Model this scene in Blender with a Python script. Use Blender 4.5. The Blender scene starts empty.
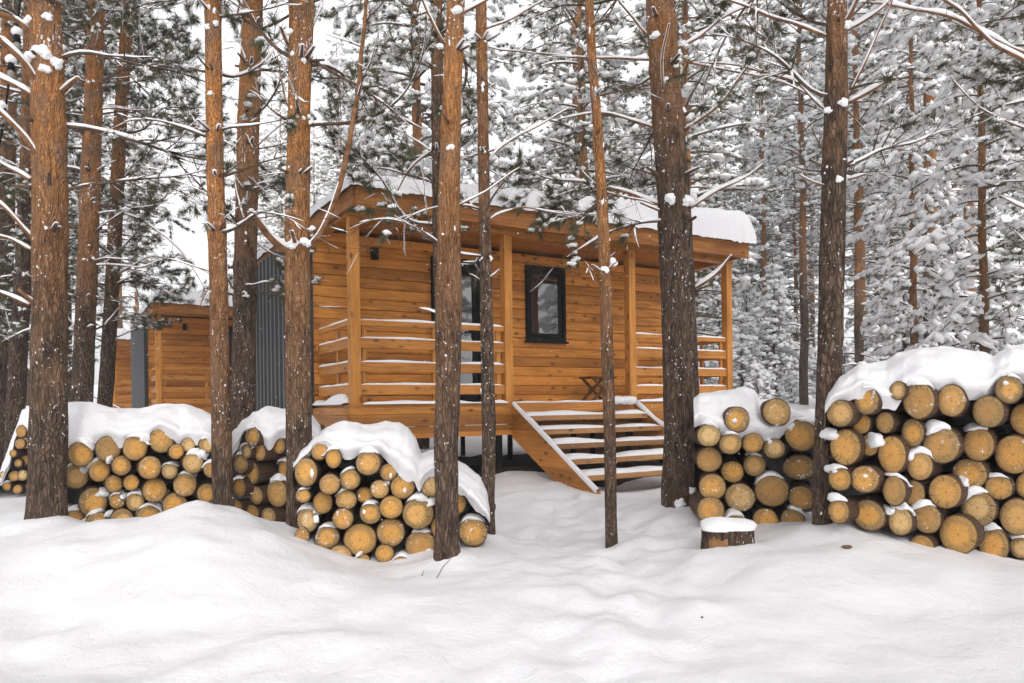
import bpy, math, random
import numpy as np
from mathutils import Vector, Matrix, noise as mn

R = math.radians
F = 740.0; CX = 512.0; CY = 406.0; ROLL = R(-0.75); CZ = 1.15
sc = bpy.context.scene
COL = sc.collection

# ------------------------------------------------------------------ helpers
def ray(px, py):
    u = (px-CX)/F; v = (CY-py)/F
    c, s = math.cos(ROLL), math.sin(ROLL)
    return u*c - v*s, u*s + v*c
def P(px, py, Y):
    x, z = ray(px, py)
    return Vector((x*Y, Y, CZ+z*Y))

class MB:
    """collects vertices and faces for one mesh"""
    def __init__(self): self.v = []; self.f = []; self.m = []; self.sm = []
    def add(self, verts, faces, mat=0, smooth=True):
        o = len(self.v)
        self.v.extend([tuple(p) for p in verts])
        for f in faces:
            self.f.append(tuple(i+o for i in f)); self.m.append(mat); self.sm.append(smooth)
    def box(self, a, b, mat=0):
        x0, y0, z0 = a; x1, y1, z1 = b
        self.add([(x0,y0,z0),(x1,y0,z0),(x1,y1,z0),(x0,y1,z0),(x0,y0,z1),(x1,y0,z1),(x1,y1,z1),(x0,y1,z1)],
                 [(0,3,2,1),(4,5,6,7),(0,1,5,4),(1,2,6,5),(2,3,7,6),(3,0,4,7)], mat, False)
    def prism(self, poly, axis, a, b, mat=0):
        """poly: 2D points (u,v) in the plane normal to axis ('x' or 'y'), extruded from a to b"""
        n = len(poly)
        mk = (lambda u, v, w: (w, u, v)) if axis == 'x' else (lambda u, v, w: (u, w, v))
        vs = [mk(u, v, a) for u, v in poly]+[mk(u, v, b) for u, v in poly]
        fs = [tuple(range(n)), tuple(range(2*n-1, n-1, -1))]
        fs += [(i, i+n, (i+1) % n+n, (i+1) % n) for i in range(n)]
        self.add(vs, fs, mat, False)
    def tube(self, pts, rad, n=6, mat=0, cap=True):
        pts = [Vector(p) for p in pts]
        N = len(pts)
        if N < 2: return
        vs = []; up = Vector((0, 0, 1))
        prev = None
        for i, p in enumerate(pts):
            d = (pts[min(i+1, N-1)]-pts[max(i-1, 0)])
            if d.length < 1e-7: d = Vector((0, 0, 1))
            d.normalize()
            if prev is None:
                a = d.cross(Vector((1, 0, 0)) if abs(d.x) < .8 else Vector((0, 1, 0)))
            else:
                a = prev-d*prev.dot(d)
            if a.length < 1e-6: a = d.orthogonal()
            a.normalize(); prev = a
            b = d.cross(a)
            r = rad[i] if hasattr(rad, '__len__') else rad
            for k in range(n):
                t = 2*math.pi*k/n
                vs.append(p+a*(r*math.cos(t))+b*(r*math.sin(t)))
        fs = []
        for i in range(N-1):
            for k in range(n):
                k2 = (k+1) % n
                fs.append((i*n+k, i*n+k2, (i+1)*n+k2, (i+1)*n+k))
        if cap:
            fs.append(tuple(range(n-1, -1, -1))); fs.append(tuple(range((N-1)*n, N*n)))
        self.add(vs, fs, mat, True)
    def snow_strip(self, pts, rad, rng, thick=1.6, mat=0, minflat=.35, gaps=.25, wide=1.15):
        """snow lying along the top of a branch"""
        pts = [Vector(p) for p in pts]; N = len(pts); n = 7
        off = rng.uniform(0, 90)
        rows = []
        for i, p in enumerate(pts):
            d = (pts[min(i+1, N-1)]-pts[max(i-1, 0)])
            if d.length < 1e-7: continue
            d.normalize()
            flat = math.hypot(d.x, d.y)
            side = d.cross(Vector((0, 0, 1)))
            if side.length < 1e-4: side = Vector((1, 0, 0))
            side.normalize()
            r = rad[i] if hasattr(rad, '__len__') else rad
            k = mn.noise((p.x*5+off, p.y*5, p.z*5))*.9+.75
            if flat < minflat: k = 0
            if mn.noise((p.x*2.3+off, p.y*2.3+7, p.z*2.3)) < -.5+gaps: k *= .12
            e = min(1, min(i, N-1-i)/2.0+.25)
            h = max(.0, (r+.006)*thick*k*e); w = (r*wide+.003) if k > .15 else r*.3
            rows.append((p, side, r, w, h))
        if len(rows) < 2: return
        vs = []
        for p, side, r, w, h in rows:
            for j in range(n):
                t = math.pi*j/(n-1)
                vs.append(p+side*(w*math.cos(t))+Vector((0, 0, 1))*(r*.45-(0.25*r if j in (0, n-1) else 0)+(h+r*.35)*math.sin(t) if h > .0005 else -r*.2))
        fs = []
        for i in range(len(rows)-1):
            for j in range(n):
                j2 = (j+1) % n
                fs.append((i*n+j, (i+1)*n+j, (i+1)*n+j2, i*n+j2))
        fs.append(tuple(range(n))); fs.append(tuple(range(len(vs)-1, len(vs)-n-1, -1)))
        self.add(vs, fs, mat, True)
    def build(self, name, mats, parent=None):
        me = bpy.data.meshes.new(name)
        me.from_pydata(self.v, [], self.f)
        if not isinstance(mats, (list, tuple)): mats = [mats]
        for m in mats: me.materials.append(m)
        me.polygons.foreach_set('material_index', self.m)
        me.polygons.foreach_set('use_smooth', self.sm)
        me.update()
        o = bpy.data.objects.new(name, me); COL.objects.link(o)
        if parent: o.parent = parent
        return o

def tag(o, label=None, cat=None, group=None, kind=None):
    if label: o['label'] = label
    if cat: o['category'] = cat
    if group: o['group'] = group
    if kind: o['kind'] = kind
    return o
def empty(name, loc, rz=0):
    o = bpy.data.objects.new(name, None); COL.objects.link(o)
    o.location = loc; o.rotation_euler = (0, 0, rz); o.empty_display_size = .1
    return o
KIDS = {}
def copy_tree(o, parent=None):
    c = o.copy(); COL.objects.link(c)
    if parent: c.parent = parent
    for k in ('label', 'category', 'group'):
        pass
    for ch in list(o.children): copy_tree(ch, c)
    return c

# icosphere templates
import bmesh
def ico(sub):
    bm = bmesh.new(); bmesh.ops.create_icosphere(bm, subdivisions=sub, radius=1)
    vs = [v.co.copy() for v in bm.verts]; fs = [tuple(v.index for v in f.verts) for f in bm.faces]
    bm.free(); return vs, fs
ICO1, ICO2, ICO3 = ico(1), ico(2), ico(3)
def blob(mb, c, sx, sy, sz, rng, t=ICO2, rough=.25, fr=1.3, mat=0, flat=.0):
    o = rng.uniform(0, 100); c = Vector(c)
    vs = []
    for v in t[0]:
        k = 1+rough*mn.noise((v.x*fr+o, v.y*fr, v.z*fr))
        z = v.z*k
        if z < 0: z *= (1-flat)
        vs.append((c.x+v.x*k*sx, c.y+v.y*k*sy, c.z+z*sz))
    mb.add(vs, t[1], mat, True)

# ------------------------------------------------------------------ materials
def mat(name):
    m = bpy.data.materials.new(name); m.use_nodes = True
    nt = m.node_tree; b = nt.nodes['Principled BSDF']
    return m, nt, b
def N(nt, t, **kw):
    n = nt.nodes.new(t)
    for k, v in kw.items():
        if k.startswith('i_'):
            key = k[2:]
            key = int(key) if key.isdigit() else key
            n.inputs[key].default_value = v
        else: setattr(n, k, v)
    return n
def ramp(nt, src, stops, interp='LINEAR'):
    r = nt.nodes.new('ShaderNodeValToRGB'); r.color_ramp.interpolation = interp
    e = r.color_ramp.elements
    while len(e) < len(stops): e.new(.5)
    for i, (p, c) in enumerate(stops):
        e[i].position = p; e[i].color = (c[0], c[1], c[2], 1) if hasattr(c, '__len__') else (c, c, c, 1)
    nt.links.new(src, r.inputs[0]); return r.outputs[0]
def mixc(nt, fac, a, b, mode='MIX'):
    m = nt.nodes.new('ShaderNodeMix'); m.data_type = 'RGBA'; m.blend_type = mode
    def put(sock, v):
        if hasattr(v, 'is_output') or hasattr(v, 'links'): nt.links.new(v, sock)
        elif hasattr(v, '__len__'): sock.default_value = (v[0], v[1], v[2], 1)
        else: sock.default_value = v
    put(m.inputs[0], fac); put(m.inputs[6], a); put(m.inputs[7], b)
    return m.outputs[2]
def math_(nt, op, a, b=None, c=None, clamp=False):
    m = nt.nodes.new('ShaderNodeMath'); m.operation = op; m.use_clamp = clamp
    for i, v in enumerate((a, b, c)):
        if v is None: continue
        if hasattr(v, 'links'): nt.links.new(v, m.inputs[i])
        else: m.inputs[i].default_value = v
    return m.outputs[0]
def coords(nt, scale=(1, 1, 1), kind='Object'):
    t = nt.nodes.new('ShaderNodeTexCoord'); mp = nt.nodes.new('ShaderNodeMapping')
    mp.inputs['Scale'].default_value = scale
    nt.links.new(t.outputs[kind], mp.inputs[0]); return mp.outputs[0]
def noise(nt, vec, scale, detail=4, rough=.55, dist=0):
    n = N(nt, 'ShaderNodeTexNoise'); n.inputs['Scale'].default_value = scale; n.inputs['Detail'].default_value = detail
    n.inputs['Roughness'].default_value = rough; n.inputs['Distortion'].default_value = dist
    nt.links.new(vec, n.inputs['Vector']); return n.outputs[0]
def bump(nt, b, h, strength, dist, normal=None):
    n = nt.nodes.new('ShaderNodeBump'); n.inputs['Strength'].default_value = strength; n.inputs['Distance'].default_value = dist
    nt.links.new(h, n.inputs['Height'])
    if normal: nt.links.new(normal, n.inputs['Normal'])
    nt.links.new(n.outputs[0], b.inputs['Normal']); return n.outputs[0]

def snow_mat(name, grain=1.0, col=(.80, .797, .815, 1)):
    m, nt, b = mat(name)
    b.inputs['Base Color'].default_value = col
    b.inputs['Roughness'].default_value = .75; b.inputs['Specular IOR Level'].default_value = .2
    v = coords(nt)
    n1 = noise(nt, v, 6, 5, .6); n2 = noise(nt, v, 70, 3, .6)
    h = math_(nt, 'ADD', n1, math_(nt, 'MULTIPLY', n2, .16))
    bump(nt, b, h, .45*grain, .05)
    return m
M_SNOW = snow_mat('ground_snow_dimmed', 1.0, (.74, .735, .755, 1)); M_SNOWP = snow_mat('piled_snow_dimmed', .8, (.77, .765, .785, 1)); M_SNOWF = snow_mat('soft_snow_lightened', .6, (.87, .868, .88, 1))  # one snow: ground and piles toned darker, soft snow lighter, to balance the light

def bark_mat(name, near=True):
    m, nt, b = mat(name)
    v = coords(nt, (1, 1, .28)); vf = coords(nt, (1, 1, .6))
    vo = nt.nodes.new('ShaderNodeTexVoronoi'); vo.feature = 'DISTANCE_TO_EDGE'; vo.inputs['Scale'].default_value = 42
    vw = N(nt, 'ShaderNodeVectorMath', operation='ADD'); nz = N(nt, 'ShaderNodeTexNoise'); nz.inputs['Scale'].default_value = 9
    nt.links.new(v, nz.inputs['Vector'])
    sc_ = N(nt, 'ShaderNodeVectorMath', operation='SCALE'); sc_.inputs['Scale'].default_value = .13
    nt.links.new(nz.outputs['Color'], sc_.inputs[0]); nt.links.new(v, vw.inputs[0]); nt.links.new(sc_.outputs[0], vw.inputs[1])
    nt.links.new(vw.outputs[0], vo.inputs['Vector'])
    n1 = noise(nt, v, 26, 5, .65); n2 = noise(nt, vf, 7, 4, .6); n3 = noise(nt, vf, 75, 3, .6)
    fis = ramp(nt, vo.outputs['Distance'], [(.0, 0), (.22, 1)])
    low = mixc(nt, ramp(nt, n1, [(.33, 0), (.66, 1)]), (.045, .031, .023), (.20, .138, .099))
    low = mixc(nt, ramp(nt, n2, [(.54, 0), (.74, .5)]), low, (.21, .11, .06))
    low = mixc(nt, math_(nt, 'MULTIPLY', math_(nt, 'SUBTRACT', 1.0, fis), .6), low, (.028, .017, .012))
    up = mixc(nt, ramp(nt, n1, [(.3, 0), (.68, 1)]), (.27, .11, .038), (.66, .30, .10))
    up = mixc(nt, ramp(nt, n2, [(.42, 0), (.62, .8)]), up, (.235, .15, .10))
    vs_ = nt.nodes.new('ShaderNodeTexVoronoi'); vs_.feature = 'DISTANCE_TO_EDGE'; vs_.inputs['Scale'].default_value = 62; nt.links.new(coords(nt, (1, 1, .55)), vs_.inputs['Vector'])
    up = mixc(nt, math_(nt, 'MULTIPLY', ramp(nt, vs_.outputs['Distance'], [(.0, 1), (.12, 0)]), math_(nt, 'MULTIPLY', n1, 1.1)), up, (.11, .05, .025))
    up = mixc(nt, ramp(nt, n3, [(.56, 0), (.68, .7)]), up, (.12, .055, .028))
    at = N(nt, 'ShaderNodeAttribute', attribute_type='OBJECT', attribute_name='bark_turn')
    sep = N(nt, 'ShaderNodeSeparateXYZ'); tc = N(nt, 'ShaderNodeTexCoord'); nt.links.new(tc.outputs['Object'], sep.inputs[0])
    zz = math_(nt, 'ADD', math_(nt, 'SUBTRACT', sep.outputs['Z'], at.outputs['Fac']), .35)
    zz = math_(nt, 'ADD', math_(nt, 'MULTIPLY', zz, .55), math_(nt, 'MULTIPLY', math_(nt, 'SUBTRACT', n2, .5), 2.2))
    fac = math_(nt, 'ADD', zz, .5, clamp=True)
    c = mixc(nt, fac, low, up)
    # snow driven into the bark
    v2 = coords(nt, (1, 1, .7)); s1 = noise(nt, v2, 55, 2, .5); s2 = noise(nt, v2, 3.2, 3, .6)
    sp = math_(nt, 'ADD', s1, math_(nt, 'MULTIPLY', s2, .5))
    sf = ramp(nt, sp, [(.945, 0), (.985, 1)])
    c = mixc(nt, sf, c, (.84, .84, .87))
    nt.links.new(c, b.inputs['Base Color']); b.inputs['Roughness'].default_value = .95; b.inputs['Specular IOR Level'].default_value = .15
    h = math_(nt, 'ADD', math_(nt, 'MULTIPLY', fis, .8), n1)
    bump(nt, b, h, .9, .018 if near else .03)
    return m
M_BARK = bark_mat('pine_bark'); M_BARKF = bark_mat('pine_bark_plain', False)

def simple(name, col, rough=.7, metal=0, spec=.3, var=.0, scale=10, bumps=0):
    m, nt, b = mat(name)
    b.inputs['Roughness'].default_value = rough; b.inputs['Metallic'].default_value = metal; b.inputs['Specular IOR Level'].default_value = spec
    if var or bumps:
        v = coords(nt); n = noise(nt, v, scale, 4)
        lo = tuple(c*(1-var) for c in col); hi = tuple(min(1, c*(1+var)) for c in col)
        nt.links.new(mixc(nt, ramp(nt, n, [(.3, 0), (.7, 1)]), lo, hi), b.inputs['Base Color'])
        if bumps: bump(nt, b, n, bumps, .01)
    else: b.inputs['Base Color'].default_value = (*col, 1)
    return m
M_TWIG = simple('dead_twig', (.105, .066, .045), .9, var=.5, scale=14)
M_BRANCH = simple('branch_bark', (.20, .095, .045), .9, var=.55, scale=18, bumps=.5)
M_NEEDLE = simple('pine_needles', (.085, .086, .042), .6, var=.45, scale=3)
M_BLACK = simple('black_metal', (.010, .010, .011), .6, spec=.12)
M_STEEL = simple('dark_corrugated_steel', (.03, .031, .036), .4, .0, .4, var=.2, scale=3)
M_SHADE_SOIL = simple('shade_dark_soil', (.02, .015, .012), .95, var=.5, scale=9, bumps=.6)  # ground under the cabin, its shade put into the colour
M_BULB = simple('bulb_glass', (.25, .23, .2), .15, spec=.5)
M_ROPE = simple('grey_band', (.30, .27, .23), .8, var=.3, scale=80, bumps=.4)
M_INT = simple('dark_room', (.03, .026, .022), .9)

def wood_mat(name, along='x', plank=.145, c0=(.36, .13, .019), c1=(.76, .33, .06), off=0.0):
    m, nt, b = mat(name)
    g = {'x': (.9, 14, 14), 'y': (14, .9, 14), 'z': (14, 14, .9)}[along]
    vg = coords(nt, g); kn = {'x': (1.0, 1, 2.2), 'y': (1, 1.0, 2.2), 'z': (2.2, 2.2, 1.0)}[along]
    vk = coords(nt, kn)
    tc = N(nt, 'ShaderNodeTexCoord'); sep = N(nt, 'ShaderNodeSeparateXYZ'); nt.links.new(tc.outputs['Object'], sep.inputs[0])
    idx = math_(nt, 'FLOOR', math_(nt, 'DIVIDE', math_(nt, 'SUBTRACT', sep.outputs['Z'], off), plank))
    wn = N(nt, 'ShaderNodeTexWhiteNoise', noise_dimensions='1D'); nt.links.new(idx, wn.inputs['W'])
    # shift grain per plank
    cb = N(nt, 'ShaderNodeCombineXYZ'); nt.links.new(math_(nt, 'MULTIPLY', wn.outputs['Value'], 30.0), cb.inputs[0])
    ad = N(nt, 'ShaderNodeVectorMath', operation='ADD'); nt.links.new(vg, ad.inputs[0]); nt.links.new(cb.outputs[0], ad.inputs[1])
    ad2 = N(nt, 'ShaderNodeVectorMath', operation='ADD'); nt.links.new(vk, ad2.inputs[0]); nt.links.new(cb.outputs[0], ad2.inputs[1])
    n1 = noise(nt, ad.outputs[0], 2.6, 5, .6, .6); n2 = noise(nt, ad2.outputs[0], 1.3, 3, .5)
    c = mixc(nt, ramp(nt, n1, [(.34, 0), (.66, 1)]), c0, c1)
    c = mixc(nt, math_(nt, 'MULTIPLY', math_(nt, 'SUBTRACT', wn.outputs['Value'], .35), .9, clamp=True), c, (c1[0]*1.12, c1[1]*1.08, c1[2]*1.1))
    c = mixc(nt, math_(nt, 'MULTIPLY', math_(nt, 'SUBTRACT', .35, wn.outputs['Value'], clamp=True), 1.6), c, tuple(x*.8 for x in c0))
    c = mixc(nt, ramp(nt, n2, [(.5, 0), (.75, .6)]), c, tuple(x*.6 for x in c0))
    vo = N(nt, 'ShaderNodeTexVoronoi'); vo.inputs['Scale'].default_value = 4.4; vo.inputs['Randomness'].default_value = 1
    nt.links.new(ad2.outputs[0], vo.inputs['Vector'])
    kf = ramp(nt, vo.outputs['Distance'], [(.07, 1), (.15, .55), (.26, 0)])
    sel = math_(nt, 'GREATER_THAN', N(nt, 'ShaderNodeSeparateColor').outputs[0], .42)
    sc_ = sel.node.inputs[0].links[0].from_node; nt.links.new(vo.outputs['Color'], sc_.inputs[0])
    c = mixc(nt, math_(nt, 'MULTIPLY', kf, math_(nt, 'MULTIPLY', sel, .9)), c, (.075, .022, .006))
    nt.links.new(c, b.inputs['Base Color']); b.inputs['Roughness'].default_value = .52; b.inputs['Specular IOR Level'].default_value = .3
    bump(nt, b, n1, .25, .006)
    return m
ZD = 1.19
M_WALL = wood_mat('stained_pine_siding', 'x', .145, off=ZD-.02)
M_BOARDX = wood_mat('stained_pine_board', 'x', .21, (.29, .105, .017), (.57, .24, .048))
M_BOARDY = wood_mat('stained_pine_side_board', 'y', .21, (.29, .105, .017), (.57, .24, .048))
M_POST = wood_mat('stained_pine_post', 'z', 5.0, (.36, .135, .022), (.62, .27, .055))
M_TREAD = wood_mat('weathered_pine_tread', 'x', .15, (.22, .10, .035), (.42, .22, .085))

M_FASC = wood_mat('shade_darkened_fascia', 'x', .21, (.19, .066, .012), (.42, .165, .034))  # boards tinted darker to stand in for shading on the fascia
M_FASCY = wood_mat('shade_darkened_side_fascia', 'y', .21, (.19, .066, .012), (.42, .165, .034))
# glass that mirrors the forest in front of the cabin
M_GLASS, nt, b = mat('dark_window_glass')
b.inputs['Base Color'].default_value = (.035, .036, .036, 1); b.inputs['Roughness'].default_value = .03; b.inputs['IOR'].default_value = 2.5
v = coords(nt); bump(nt, b, noise(nt, v, 1.4, 1), .05, .05)

# end grain of the logs: unit radius in object space, axis along y
M_END, nt, b = mat('log_end_grain')
tc = N(nt, 'ShaderNodeTexCoord'); sep = N(nt, 'ShaderNodeSeparateXYZ'); nt.links.new(tc.outputs['Object'], sep.inputs[0])
oi = N(nt, 'ShaderNodeObjectInfo')
rndv = N(nt, 'ShaderNodeCombineXYZ'); nt.links.new(math_(nt, 'MULTIPLY', oi.outputs['Random'], 57.0), rndv.inputs[1])
vr = N(nt, 'ShaderNodeVectorMath', operation='ADD'); nt.links.new(tc.outputs['Object'], vr.inputs[0]); nt.links.new(rndv.outputs[0], vr.inputs[1])
n_big = noise(nt, vr.outputs[0], 1.6, 3, .55); n_fine = noise(nt, vr.outputs[0], 16, 4, .7)
ofx = math_(nt, 'MULTIPLY', math_(nt, 'SUBTRACT', oi.outputs['Random'], .5), .22)
x_ = math_(nt, 'ADD', sep.outputs['X'], ofx); z_ = math_(nt, 'SUBTRACT', sep.outputs['Z'], math_(nt, 'MULTIPLY', ofx, .6))
rad = math_(nt, 'SQRT', math_(nt, 'ADD', math_(nt, 'MULTIPLY', x_, x_), math_(nt, 'MULTIPLY', z_, z_)))
radn = math_(nt, 'ADD', rad, math_(nt, 'MULTIPLY', math_(nt, 'SUBTRACT', n_big, .5), .35))
ring = math_(nt, 'SINE', math_(nt, 'MULTIPLY', radn, 74.0))
ang = math_(nt, 'ARCTAN2', z_, x_)
cv = N(nt, 'ShaderNodeCombineXYZ'); nt.links.new(math_(nt, 'MULTIPLY', math_(nt, 'COSINE', ang), 7.0), cv.inputs[0]); nt.links.new(math_(nt, 'MULTIPLY', math_(nt, 'SINE', ang), 7.0), cv.inputs[2])
nt.links.new(math_(nt, 'ADD', math_(nt, 'MULTIPLY', oi.outputs['Random'], 90.0), math_(nt, 'MULTIPLY', rad, .8)), cv.inputs[1])
crk = noise(nt, cv.outputs[0], 1.5, 3, .6)
rawr = math_(nt, 'SQRT', math_(nt, 'ADD', math_(nt, 'MULTIPLY', sep.outputs['X'], sep.outputs['X']), math_(nt, 'MULTIPLY', sep.outputs['Z'], sep.outputs['Z'])))
core = mixc(nt, ramp(nt, n_fine, [(.3, 0), (.7, 1)]), (.80, .35, .065), (.92, .55, .17))
core = mixc(nt, math_(nt, 'MULTIPLY', oi.outputs['Random'], .45), core, (.55, .30, .11))
sap = mixc(nt, ramp(nt, n_fine, [(.3, 0), (.7, 1)]), (.21, .14, .068), (.50, .345, .165))
edgepos = math_(nt, 'ADD', radn, math_(nt, 'MULTIPLY', math_(nt, 'SUBTRACT', crk, .5), .5))
sapf = math_(nt, 'MULTIPLY', ramp(nt, edgepos, [(.50, 0), (.66, 1)]), math_(nt, 'ADD', .55, math_(nt, 'MULTIPLY', math_(nt, 'FRACT', math_(nt, 'MULTIPLY', oi.outputs['Random'], 7.3)), .45)))
tone = math_(nt, 'FRACT', math_(nt, 'MULTIPLY', oi.outputs['Random'], 13.7))
core = mixc(nt, ramp(nt, tone, [(.0, .75), (.22, .0)]), core, (.40, .25, .115))
core = mixc(nt, ramp(nt, tone, [(.66, 0), (.95, .8)]), core, (.83, .60, .30))
c = mixc(nt, sapf, core, sap)
vs_ = nt.nodes.new('ShaderNodeMapping'); vs_.vector_type = 'POINT'; nt.links.new(vr.outputs[0], vs_.inputs[0]); vs_.inputs['Rotation'].default_value = (0, .9, 0); vs_.inputs['Scale'].default_value = (1.2, 1, 26)
saw = noise(nt, vs_.outputs[0], 1.6, 2, .5)
c = mixc(nt, math_(nt, 'MULTIPLY', ramp(nt, saw, [(.5, 0), (.7, 1)]), .22), c, (.30, .16, .06))
c = mixc(nt, math_(nt, 'MULTIPLY', math_(nt, 'ADD', ring, 1.0), .16), c, (.20, .09, .028))
c = mixc(nt, math_(nt, 'MULTIPLY', ramp(nt, rad, [(.0, .8), (.07, .4), (.12, 0)]), .7), c, (.33, .13, .03))
c = mixc(nt, math_(nt, 'MULTIPLY', ramp(nt, crk, [(.33, 1), (.40, 0)]), ramp(nt, rad, [(.15, 0), (.45, .9)])), c, (.07, .035, .014))
c = mixc(nt, ramp(nt, noise(nt, vr.outputs[0], 3.4, 4, .6), [(.60, 0), (.75, .65)]), c, (.17, .095, .04))
c = mixc(nt, ramp(nt, rawr, [(.91, 0), (.97, .9)]), c, (.085, .05, .03))
frost = math_(nt, 'MULTIPLY', ramp(nt, noise(nt, vr.outputs[0], 2.6, 5, .68), [(.60, 0), (.66, 1)]), ramp(nt, math_(nt, 'FRACT', math_(nt, 'MULTIPLY', oi.outputs['Random'], 31.3)), [(.45, 0), (.7, .9)]))
c = mixc(nt, frost, c, (.84, .84, .86))
nt.links.new(c, b.inputs['Base Color']); b.inputs['Roughness'].default_value = .85; b.inputs['Specular IOR Level'].default_value = .15
bump(nt, b, math_(nt, 'ADD', n_fine, math_(nt, 'MULTIPLY', ring, .12)), .5, .02)
# bark of the logs
M_LOGBARK, nt, b = mat('log_bark')
v = coords(nt, (3, .35, 3)); n1 = noise(nt, v, 3, 5, .65); n2 = noise(nt, coords(nt, (1, .5, 1)), 2, 3)
c = mixc(nt, ramp(nt, n1, [(.3, 0), (.68, 1)]), (.045, .026, .017), (.21, .098, .048))
c = mixc(nt, ramp(nt, n2, [(.45, 0), (.7, .7)]), c, (.085, .06, .045))
nt.links.new(c, b.inputs['Base Color']); b.inputs['Roughness'].default_value = .9
bump(nt, b, n1, .8, .08)

# ------------------------------------------------------------------ terrain
def hz(px): return CY-.0131*(px-CX)
def sstep(a, b, x):
    t = np.clip((x-a)/(b-a), 0, 1); return t*t*(3-2*t)
def base_z(X, Y):
    return .12+sstep(14, 32, Y)*1.45+sstep(30, 90, Y)*2.5
FILL = {(830,527),(877,537),(908,546),(938,552),(978,561),(1030,566),(1080,566),(700,522),(760,530),(805,533),(387,568),(434,561),(459,560),(345,572),(60,541),(130,534),(180,524)}
CP = []   # X, Y, z
for px, py, Y in [(-60,556,4.6),(0,538,4.7),(60,541,4.8),(130,534,4.8),(180,524,4.7),(230,508,4.7),(270,526,4.7),(305,551,4.6),(330,566,4.75),(345,572,4.7),(312,561,5.0),(387,568,5.0),(434,561,4.9),(459,560,4.85),(830,527,4.75),(877,537,4.6),(908,546,4.55),(938,552,4.5),(978,561,4.45),(1030,566,4.45),(1080,566,4.4),(700,522,5.5),(760,530,5.5),(805,533,5.4),
                  (370,576,4.6),(420,576,4.6),(470,568,4.7),(490,550,5.5),(530,540,6.0),(560,548,5.6),(610,556,5.2),(650,540,5.5),(690,522,5.9),
                  (730,548,4.85),(780,546,5.1),(815,540,4.8),(860,560,4.2),(900,570,4.15),(950,582,4.05),(990,586,3.95),(1024,576,3.95),(1080,570,3.9),
                  (520,495,8.0),(600,496,7.8),(680,492,8.2),(750,480,8.6),(540,470,9.5),(470,478,9.4),
                  (100,620,3.7),(0,640,3.5),(230,610,3.75),(330,625,3.6),(450,640,3.45),(600,640,3.45),(750,640,3.45),(900,630,3.5),(1024,620,3.5),(1080,600,3.6),
                  (0,683,2.9),(200,683,2.95),(400,683,3.05),(600,683,3.05),(800,683,3.0),(1024,683,2.85),(230,560,4.2),(120,575,4.2),(0,585,4.1)]:
    p = P(px, py, Y); CP.append(tuple(p))
    if (px, py) in FILL: CP.append((p.x*(Y+.6)/Y, Y+.6, p.z+.02))
for X, Y, z in [(-8,5,.35),(-6,6.5,.25),(-4,7,.2),(-2.8,6.2,.2),(-1.5,6.3,.12),(-3,9,.2),(-6,10,.35),(-10,9,.4),(2.2,7.2,.2),(4,6,.25),(6,5,.3),(5,8,.35),(8,8,.4),(0,7,.1),
                (-2,11,.12),(0,11,.08),(2,12,.08),(0,13,.1),(3,14,.12),(-4,13,.3),(0,1,.1),(-3,1,.2),(3,1,.2),(0,-3,.1),(-5,2,.3),(5,2,.3),(1,9.5,.12)]:
    CP.append((X, Y, z))
CP = np.array(CP)
SIG = .72
def kern(dx, dy): return np.exp(-(dx*dx+dy*dy)/(2*SIG*SIG))
_K = kern(CP[:, 0][:, None]-CP[:, 0][None], CP[:, 1][:, None]-CP[:, 1][None])
_W = np.linalg.solve(_K+np.eye(len(CP))*.07, CP[:, 2]-base_z(CP[:, 0], CP[:, 1]))
def smooth_z(X, Y):
    X = np.asarray(X, float); Y = np.asarray(Y, float)
    z = base_z(X, Y)
    for i in range(len(CP)): z = z+_W[i]*kern(X-CP[i, 0], Y-CP[i, 1])
    return z
def bumpz(x, y):
    d = math.hypot(x, y)
    e_ = max(0, 1-d/14)
    a = .008*e_*mn.fractal((x*7, y*7, 2.2), 1.0, 2.0, 4)+.03*mn.fractal((x*1.3, y*1.3, 3.1), 1.0, 2.0, 4)+.022*mn.noise((x*3.1, y*3.1, 9))
    l = .05*max(0, mn.noise((x*2.6+5, y*2.6, 1.7)))*(1.9 if x < -.6 else .5)+(.05*max(0, mn.noise((x*5+5, y*5, 4.7))-.1) if x < -.5 else 0)
    far = .25*mn.noise((x*.12, y*.12, 4)) if d > 14 else 0
    return a+l*.7-(.02 if x < -.6 and d < 9 else 0)*min(1, max(0, (-.6-x)/.6))+far
def ground(x, y): return float(smooth_z(x, y))+bumpz(x, y)

FEET = [P(a, 400, Y).to_2d() for a, Y in ((46,5.5),(224,5.4),(297,5.5),(447,4.85),(489,5.6),(612,5.35),(683,6.3),(824,5.0))]
# tracks trodden from the camera to the steps
TR = random.Random(4)
steps_ = []
for k in range(26):
    t = k/25
    x = .15+.95*t+.35*math.sin(t*5)+(.13 if k % 2 else -.13); y = 3.0+4.9*t
    steps_.append((x+TR.uniform(-.05, .05), y+TR.uniform(-.05, .05)))
for k in range(14):
    steps_.append((TR.uniform(-.3, 1.3), TR.uniform(5.2, 7.8)))
def grid_axis(parts):
    out = []
    for a, b, s in parts:
        n = max(1, int(round((b-a)/s))); out += [a+(b-a)*i/n for i in range(n)]
    return out+[parts[-1][1]]
gx = grid_axis([(-160,-60,10),(-60,-20,2.5),(-20,-8,.6),(-8,-4.5,.14),(-4.5,4.6,.05),(4.6,8,.14),(8,20,.6),(20,60,2.5),(60,160,10)])
gy = grid_axis([(-40,-8,4),(-8,1.5,.5),(1.5,6.2,.05),(6.2,10,.07),(10,17,.25),(17,40,1),(40,90,5),(90,220,13)])
GX, GY = np.meshgrid(np.array(gx), np.array(gy))
GZ = smooth_z(GX, GY)
vs = []
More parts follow.
